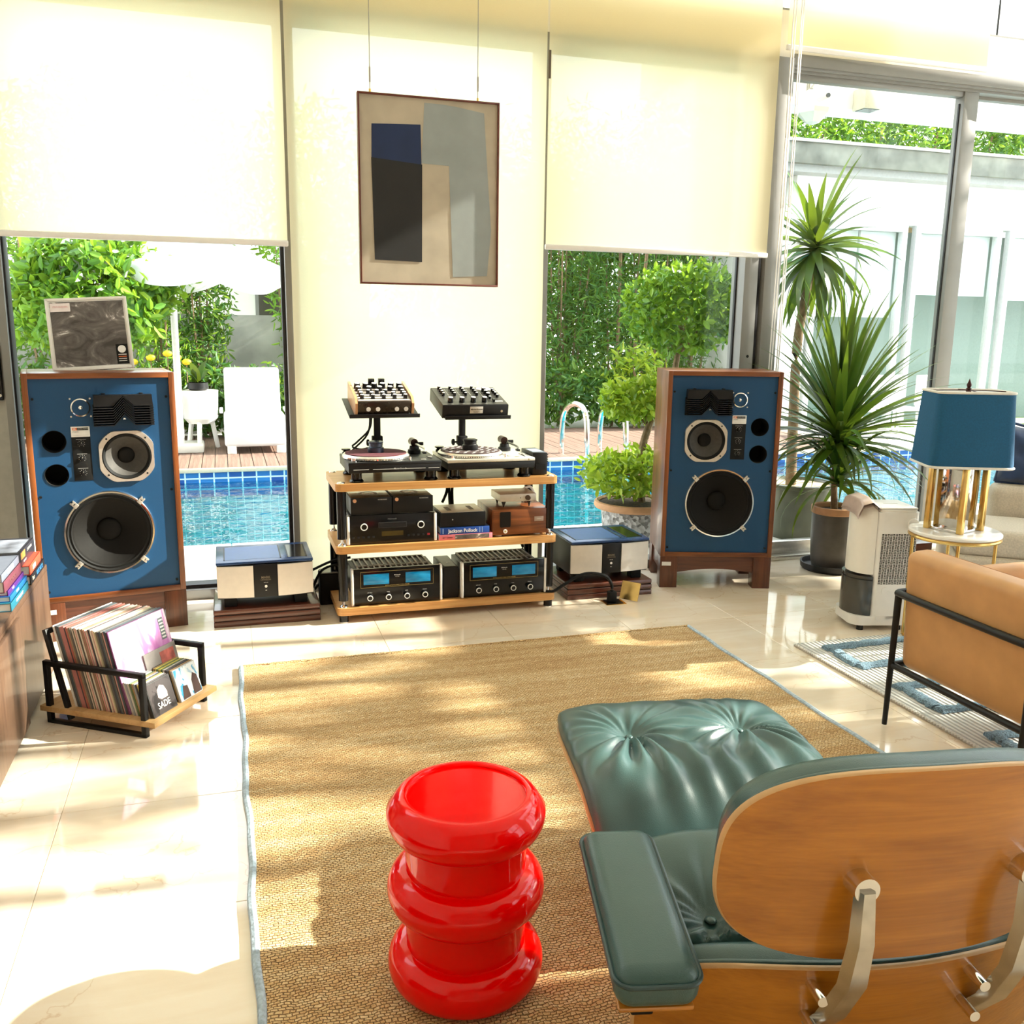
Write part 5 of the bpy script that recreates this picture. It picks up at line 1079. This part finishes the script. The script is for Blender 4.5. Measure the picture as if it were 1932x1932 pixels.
# topiary in its pot
t = thing('topiary_tree', 'cloud pruned topiary tree in a grey mosaic pot outside the middle window', 'tree', (2.70, 5.80, -.02))
def mk_mosaic():
    n = N('grey_mosaic_pot'); vo = n.n('TexVoronoi'); vo.inputs['Scale'].default_value = 42; n.l(n.co(), vo.inputs[0]); c = n.ramp(vo.outputs['Color'], (.2, (.16, .15, .14)), (.5, (.36, .35, .34)), (.8, (.55, .53, .52))); return n.fin(n.pbsdf(c, .7, 0, n.bump(vo.outputs[0], .01)))
G().lathe([(.20, 0), (.215, .02), (.235, .25)], 44).obj('pot', mk_mosaic(), t); G().lathe([(.235, .245), (.275, .255), (.285, .27), (.28, .30), (.265, .305), (.25, .29)], 44).obj('pot_rim', M_terra, t); G().lathe([(.25, .285), (0, .29)], 32).obj('soil', M_soil, t)
G().tube([(.05, 0, .28), (.02, 0, .55), (.12, .05, .85), (.28, .1, 1.05), (.33, .1, 1.35), (.34, .1, 1.5)], lambda q: .030-.012*q, 10).obj('trunk', M_bark, t)
branches(t, (.02, 0, .45), [(-.2, .0, .5), (.2, -.1, .55), (-.1, -.2, .5), (.1, .15, .5)], .012); branches(t, (.33, .1, 1.30), [(.05, .0, 1.55), (.6, .05, 1.5), (.35, -.2, 1.6), (.2, .25, 1.6), (.5, .25, 1.65)], .014); branches(t, (.10, .05, .82), [(-.1, 0, .95), (.0, -.12, .95), (.15, .1, 1.0)], .011)
for n_, c, r, k in ((1300, (-.02, 0, .50), (.37, .32, .155), 70), (1000, (.0, .05, 1.0), (.24, .24, .135), 60), (3000, (.36, .10, 1.62), (.42, .40, .30), 120)):
    leaf_cloud(blob_pts(n_, c, r, .55), .062, M_leafY if k < 100 else M_leafA, 'foliage', t, slim=1.1); leaf_parts(t, k, c, r, .068, M_leafY if k < 100 else M_leafA, 1.1)
# broad leaved tree on the left
t = thing('broadleaf_tree', 'round crowned glossy leaved tree beyond the pool, left of the parasol', 'tree', (-1.22, 10.4, 0))
G().tube([(0, 0, 0), (.03, 0, .6), (-.02, 0, 1.2), (0, 0, 1.6)], lambda q: .06-.02*q, 10).obj('trunk', M_bark, t); branches(t, (0, 0, 1.1), [(-.5, 0, 1.6), (.5, -.1, 1.6), (.1, -.4, 1.8), (-.2, .3, 1.8), (.3, .2, 2.0)], .03)
leaf_cloud(blob_pts(5200, (0, 0, 1.74), (.78, .7, .66), .55), .125, M_leafA, 'foliage', t, slim=1.0); leaf_parts(t, 240, (0, 0, 1.74), (.78, .7, .66), .14, M_leafA)
# hedge trees in front of the garden wall
def tallshrub(x, y, h, r, n, mat, lab, grp, stems=4, size=.11, slim=.55, z0=.5):
    t = thing('screening_shrub', lab, 'shrub', (x, y, 0), 0, grp)
    for k in range(stems):
        a = random.uniform(0, 2*PI); q = random.uniform(.05, r*.6); G().tube([(q*.4*math.cos(a), q*.4*math.sin(a), 0), (q*math.cos(a), q*math.sin(a), h*.5), (q*1.3*math.cos(a), q*1.3*math.sin(a), h*.9)], lambda u: .022*(1-.7*u), 6).obj('stem', M_bark, t)
    p = np.concatenate([blob_pts(n//3, (random.uniform(-.3, .3)*r, random.uniform(-.2, .2)*r, z0+(h-z0)*f), (r, r*.8, (h-z0)*.27), .3) for f in (.22, .52, .82)]); leaf_cloud(p, size, mat, 'foliage', t, slim=slim); return t
for k, (x, y, h, r, n_) in enumerate(((-2.9, 12.7, 2.6, .5, 1500), (-2.0, 12.7, 2.7, .5, 1500), (-.75, 12.75, 2.3, .42, 1500), (-.22, 12.85, 2.6, .34, 1900), (.98, 12.9, 3.0, .36, 2000), (1.7, 12.9, 3.2, .5, 1200))):
    tallshrub(x, y, h, r, n_, M_leafB if k % 2 else M_leafA, 'tall airy shrub in front of the garden wall, seen through the left window', 'shrubs along the garden wall, left window', 4, .12, .5, .7)
for k, (x, y, h, r, n_) in enumerate(((4.1, 13.4, 4.2, .7, 3200), (5.0, 13.7, 4.4, .7, 3400), (5.8, 13.3, 4.2, .7, 3200), (6.6, 13.5, 4.2, .7, 3000), (7.3, 13.8, 4.4, .6, 2000))):
    tallshrub(x, y, h, r, n_, M_leafB, 'tall dark green hedge shrub behind the deck, seen through the middle window', 'hedge shrubs behind the deck, middle window', 6, .13, .45, .4)
def lowshrub(x, y, r, h, n, mat, lab, grp):
    t = thing('low_shrub', lab, 'shrub', (x, y, 0), 0, grp); G().tube([(0, 0, 0), (.05, 0, h*.4), (-.05, 0, h*.7)], .02, 6).obj('stem', M_bark, t); leaf_cloud(blob_pts(n, (0, 0, h*.52), (r, r*.7, h*.5), .4), .13, mat, 'foliage', t, slim=.75)
for k, x in enumerate((-2.3, -1.55, -.85, -.2, .42, 1.05, 1.7)): lowshrub(x, 12.45+.1*(k % 2), .52, .92, 950, M_leafB, 'low leafy dark green shrub behind the white lounger', 'low shrubs behind the lounger')
for k, x in enumerate((3.9, 4.7, 5.5, 6.2)): lowshrub(x, 12.75+.15*(k % 2), .55, 1.05-.1*k, 950, M_leafB if k != 3 else M_leafY, 'low leafy shrub behind the pool ladder', 'low shrubs behind the pool ladder')
lowshrub(5.75, 12.5, .5, 1.25, 700, M_leafY, 'bright yellow green shrub behind the topiary tree', 'bright shrubs'); 
for k in range(9):
    x = 10.0+1.5*k; t = thing('background_tree', 'sunlit tree above the roof of the white pool house', 'tree', (x, 19.3+random.uniform(-.4, .4), 0), 0, 'trees above the pool house')
    G().tube([(0, 0, 0), (.2, 0, 3), (.1, 0, 5.5)], lambda q: .16*(1-.5*q), 8).obj('trunk', M_bark, t); branches(t, (.1, 0, 3.8), [(-.9, -.3, 5.2), (.9, -.3, 5.5), (.2, -.5, 6)], .07)
    leaf_cloud(blob_pts(2600, (0, 0, 5.7), (1.35, 1.1, 1.45), .35), .20, (M_leafA, M_leafB, M_leafY)[(0, 1, 0, 1, 0, 1, 0, 2, 2)[k]], 'foliage', t, slim=.6)
for k, x in enumerate((-4.2, -2.4, -.6, 1.4, 3.2)):
    t = thing('background_tree', 'tall leafy tree behind the garden wall and the parasol', 'tree', (x, 15.6+.3*(k % 2), 0), 0, 'trees behind the garden wall'); G().tube([(0, 0, 0), (.1, 0, 2), (0, 0, 4)], lambda q: .10*(1-.5*q), 8).obj('trunk', M_bark, t); leaf_cloud(blob_pts(2600, (0, 0, 3.5), (1.15, .8, 1.5), .3), .16, (M_leafB, M_leafA)[k % 2], 'foliage', t, slim=.7)
for k, x in enumerate((3.4, 4.5, 5.6, 6.7, 7.8, 8.9)):
    t = thing('background_tree', 'dense dark green tree behind the hedge shrubs', 'tree', (x, 15.2+.3*(k % 2), 0), 0, 'trees behind the hedge'); G().tube([(0, 0, 0), (.1, 0, 2), (0, 0, 4)], lambda q: .10*(1-.5*q), 8).obj('trunk', M_bark, t); leaf_cloud(blob_pts(4200, (0, 0, 2.2), (.9, .6, 2.3), .25), .17, M_leafB, 'foliage', t, slim=.6)
# trees to the sunny side of the house
for k, (x, y, z, r) in enumerate(((12.0, 2.2, 6.2, 1.1), (12.5, .6, 5.6, 1.2), (13., 4.2, 6.3, 1.0), (11.5, 3.3, 4.9, .5))):
    t = thing('garden_tree', 'tree standing on the sunny side of the house', 'tree', (x, y, 0), 0, 'trees on the sunny side'); G().tube([(0, 0, 0), (.1, 0, z*.5), (0, 0, z)], lambda q: .14*(1-.6*q), 8).obj('trunk', M_bark, t); leaf_cloud(blob_pts(420, (0, 0, z), (r, r, r), .2), .28, M_leafA, 'foliage', t, slim=.7)

# ------------------------------------------------------------------ pool, deck, garden wall, pool house
struct(G().box(-30, 40, 5.18, 6.36, -.6, -.05).box(-30, -.9, 6.36, 9.85, -.6, -.05).box(16, 40, 6.36, 9.85, -.6, -.05).box(-30, 40, 9.95, 45, -.6, -.05).box(XR+.2, 40, -12, 5.18, -.6, -.05).box(-30, XL-.2, -12, 5.18, -.6, -.05).box(-30, 40, -12, YB-.2, -.6, -.05).obj('ground_outside', M_stone, smooth=0))
cp = struct(G().box(-4, 18, 5.22, 6.40, -.06, -.03).obj('trim_3', M_stone, smooth=0))
sm_ = G().box(.003, .797, .003, 1.147, -.03, -.006, .004, seg=1).mesh('paving_slab', M_stone, 0)
for k in range(26): ob('paving_slab', sm_, cp, (-4+.8*k, 5.24, 0))
pf = struct(G().box(-.9, 16, 6.36, 9.9, -1.12, -1.05).obj('floor_pool', M_pool, smooth=0))
G().box(-.9, 16, 9.83, 9.9, -1.05, -.30).box(-.98, -.9, 6.3, 9.9, -1.05, -.05).box(-.9, 16, 6.33, 6.385, -1.05, -.05).obj('pool_wall', mk_tile('teal_pool_wall', (.06, .42, .48), (.14, .55, .60), .085, .07, (.75, .88, .86), 'XZ'), pf)
G().box(-.9, 16, 9.82, 9.9, -.30, -.045).obj('tile_band', M_poolband, pf)
struct(G().add([(-.9, 6.36, -.15), (16, 6.36, -.15), (16, 9.86, -.15), (-.9, 9.86, -.15)], [(0, 1, 2, 3)]).obj('water_pool', M_water, smooth=0))
dk = thing('timber_deck', 'weathered timber deck of narrow planks on the far side of the pool', 'deck', (-2.6, 9.84, -.045)); pm = G().box(.003, .127, 0, 2.9, 0, .038, .003, seg=1).mesh('plank', M_deck, 0)
for k in range(80): ob('plank', pm, dk, (.13*k, 0, random.uniform(-.002, .002)))
G().box(0, 10.4, -.035, -.001, -.004, .040, .003).obj('edge_board', P('pale_edge_timber', (.58, .50, .38), .7), dk)
dk2 = struct(G().box(7.85, 18, 9.8, 11.9, -.045, -.012).obj('trim_4', M_stone, smooth=0))
struct(G().box(-6, 3.2, 13.3, 13.5, -.05, 1.55).obj('wall_garden', M_conc, smooth=0))
struct(G().box(8.5, 30, 12.2, 30, -.05, .0).obj('lawn', M_grass, smooth=0))
t = thing('neighbour_house', 'white house glimpsed beyond the garden wall', 'house', (-1.0, 17.5, 0)); G().box(-4, 3.6, 0, 3, 0, 2.5).obj('wall', M_ext, t)
for x in (-.6, 1.6): w_ = G().box(x, x+.9, -.03, .02, 1.4, 2.2).obj('window', M_alu, t); G().box(x+.06, x+.84, -.05, -.03, 1.46, 2.14).obj('pane', M_smoke, w_)
M_cornice = P('grey_cornice', (.34, .34, .33), .7)
PH = thing('pool_house', 'white flat roofed pool house with glazed doors across the pool', 'building', (7.9, 12.0, 0))
G().box(-.5, 16, -.35, 5, 3.70, 3.98, .01).obj('roof_slab', P('stained_concrete', (.20, .205, .175), .8, var=.35, sc=3), PH); G().box(-.53, 16.02, -.38, 5.02, 3.98, 4.02).obj('roof_edge', M_conc, PH); G().box(-.42, 16, -.27, 5, 3.60, 3.70).obj('cornice', M_cornice, PH)
G().box(0, 16, 0, .25, 3.0, 3.60).obj('wall', M_ext, PH); G().box(-.1, .3, 0, 5, 0, 3.0).obj('wall', M_ext, PH)
G().box(.3, 16, .9, 1.0, 0, 3.0).obj('inner_wall', P('pale_blue_interior', (.26, .32, .30), .8), PH)
def bay(x0, x1, zb):
    f = G().box(x0, x0+.09, -.02, .08, 0, 3.0).box(x1-.09, x1, -.02, .08, 0, 3.0).box(x0+.09, x1-.09, -.02, .08, 2.9, 3.0).box(x0+.09, x1-.09, -.02, .08, 0, .08).obj('door', P('pale_grey_frame', (.55, .56, .56), .5), PH)
    G().add([(x0+.09, .03, .08), (x1-.09, .03, .08), (x1-.09, .03, 2.9), (x0+.09, .03, 2.9)], [(0, 1, 2, 3)]).obj('pane', M_glass, f, smooth=0); G().box(x0+.1, x1-.1, .12, .13, zb, 2.9).obj('blind', M_canvas, f); G().box((x0+x1)/2-.015, (x0+x1)/2+.015, .04, .06, .08, 2.9).obj('glazing_bar', M_alu, f)
for k in range(9): bay(.35+1.75*k, .35+1.75*k+1.6, (1.65, 2.0, 1.95, 1.9)[k % 4])
for k in range(3):
    x = 8.0+.75*k; t = thing('garden_chair', 'white garden chair on the terrace across the pool', 'chair', (x+.3, 10.9, -.012), R(20*k-20), 'garden chairs by the pool house'); G().box(-.25, .25, -.25, .25, .38, .42, .01).obj('seat', M_white_pl, t); G().box(-.25, .25, .23, .27, .42, .85, .01).obj('backrest', M_white_pl, t)
    for sx_ in (-.22, .22):
        for sy in (-.22, .22): G().cyl((sx_, sy, 0), (sx_, sy, .38), .018, None, 8).obj('leg', M_white_pl, t)
bm_ = struct(G().box(3.3, 16, 7.0, 7.3, 3.255, 4.2).obj('trim_5', M_ext, smooth=0))
t = thing('hexagonal_lantern', 'white glass hexagonal lantern hanging outside the sliding door', 'lantern', (4.59, 6.82, 3.065))
G().lathe([(.0, 0), (.06, .02), (.128, .085), (.135, .12), (.118, .225), (.05, .265), (.03, .27)], 6).obj('glass_shade', P('opal_glass', (.66, .64, .60), .25, var=.02), t, smooth=10); G().lathe([(.05, .265), (.03, .29), (.012, .31), (.012, .34)], 12).obj('cap', M_cableg, t); G().tube([(0, 0, .33), (-.05, .02, .36), (-.03, .06, .40), (.05, .12, .38), (.06, .18, .36)], .009, 8).obj('bracket', M_cableg, t); G().cyl((.06, .17, .25), (.06, .17, .42), .016).obj('wall_rod', M_cableg, t); G().cyl((.05, -.11, .205), (.05, -.12, .205), .018, None, 12).obj('sensor', M_smoke, t)
t = thing('wall_light', 'square box wall light on the white beam outside the door', 'lamp', (5.17, 6.93, 3.24)); G().box(-.085, .085, -.09, .07, 0, .165, .003).obj('case', P('beige_box', (.60, .55, .44), .5), t); G().box(-.07, .07, -.075, .05, -.004, 0).obj('diffuser', M_smoke, t)
# parasol, lounger, table, ladder
t = thing('garden_parasol', 'white garden parasol with scalloped valance over the deck', 'parasol', (-.50, 11.25, -.007))
G().box(-.25, .25, -.25, .25, 0, .09, .02).obj('base', M_stone, t); G().cyl((0, 0, .09), (0, 0, 2.62), .038, None, 16).obj('pole', P('pole_white', (.80, .78, .74), .5), t)
def canopy(u, v):
    a = 2*PI*u; r = 1.38*v; k = 8; sc_ = 1-.035*(1-abs(math.cos(a*k/2)))*v; return (r*sc_*math.cos(a), r*sc_*math.sin(a), 2.62-.62*v**.92+.03*v*(1-abs(math.cos(a*k/2))))
G().grid(canopy, 96, 14).obj('canopy', M_canvas, t, smooth=50)
def val(u, v): p = canopy(u, 1); return (p[0]*1.003, p[1]*1.003, p[2]-(.10+.10*abs(math.cos(2*PI*u*4)))*v)
G().grid(val, 160, 3).obj('valance', M_canvas, t, smooth=50)
for k in range(8): p = canopy(k/8, .98); G().cyl((0, 0, 2.25), (p[0], p[1], p[2]-.01), .008, None, 6).obj('rib', M_white_pl, t)
t = thing('sun_lounger', 'white cushioned sun lounger on the far deck', 'lounger', (.325, 10.83, -.007))
G().box(-.33, .33, .02, 1.30, .20, .27, .01).obj('frame', M_white_pl, t)
for sx_ in (-.27, .27):
    for y in (.06, 1.2): G().box(sx_-.05, sx_+.05, y-.05, y+.05, 0, .20, .01).obj('leg', M_white_pl, t)
G().box(-.345, .345, 0, .82, .08, .42, .04, None, 4).obj('seat_cushion', M_canvas, t); G().box(-.325, .325, 0, .10, 0, .62, .035, Matrix.Translation((0, .76, .36)) @ Matrix.Rotation(R(-22), 4, 'X'), 4).obj('back_cushion', M_canvas, t)
for sx_ in (-1, 1): G().box(sx_*.37-.02, sx_*.37+.02, .45, .85, .42, .46, .01).obj('arm', M_white_pl, t)
t = thing('garden_stool', 'white curved garden side table on splayed legs beside the parasol pole', 'table', (-.275, 11.42, -.007)); G().lathe([(.14, .30), (.19, .36), (.205, .66), (.21, .68), (0, .68)], 28).obj('body', M_white_pl, t)
for k in range(3): a = k*2*PI/3+.4; G().tube([(.13*math.cos(a), .13*math.sin(a), .34), (.19*math.cos(a), .19*math.sin(a), 0)], .028, 8, sub=1).obj('leg', M_white_pl, t)
t = thing('potted_orchid', 'leafy plant in a low black pot on the white garden table', 'plant', (-.29, 11.42, .674)); G().lathe([(.09, 0), (.12, .02), (.115, .09), (.10, .09)], 20).obj('pot', M_black, t)
for k in range(6): o = ob('leaf', strap_mesh(1., .05, .9), t, (0, 0, .09)); o.rotation_euler = (0, -R(35+8*k), k*1.1); o.scale = (.34, 1.1, .34)
t = thing('pool_ladder', 'shiny steel pool ladder with two hooped rails', 'ladder', (4.1, 10.1, 0))
for x in (-.24, .24): G().tube([(x-.11, .05, -.01), (x-.105, .02, .42), (x-.06, -.08, .57), (x+.0, -.24, .58), (x+.03, -.36, .45), (x+.04, -.40, .0), (x+.05, -.40, -.75)], .032, 10).obj('rail', M_chrome, t)
for z in (-.35, -.6): G().box(-.24, .32, -.44, -.36, z, z+.02).obj('rung', M_chrome, t)
t = thing('yellow_flowers', 'small yellow flowers behind the framed record cover', 'flowers', (-.55, 11.9, 0))
for k in range(7): x, z = random.uniform(-.75, .15), random.uniform(.95, 1.1); G().cyl((x, 0, 0), (x, 0, z), .006, None, 5).obj('stem', M_bark, t); G().ball((x, 0, z), .055, 8, 6, (1, .7, .7)).obj('flower', M_orchid, t)
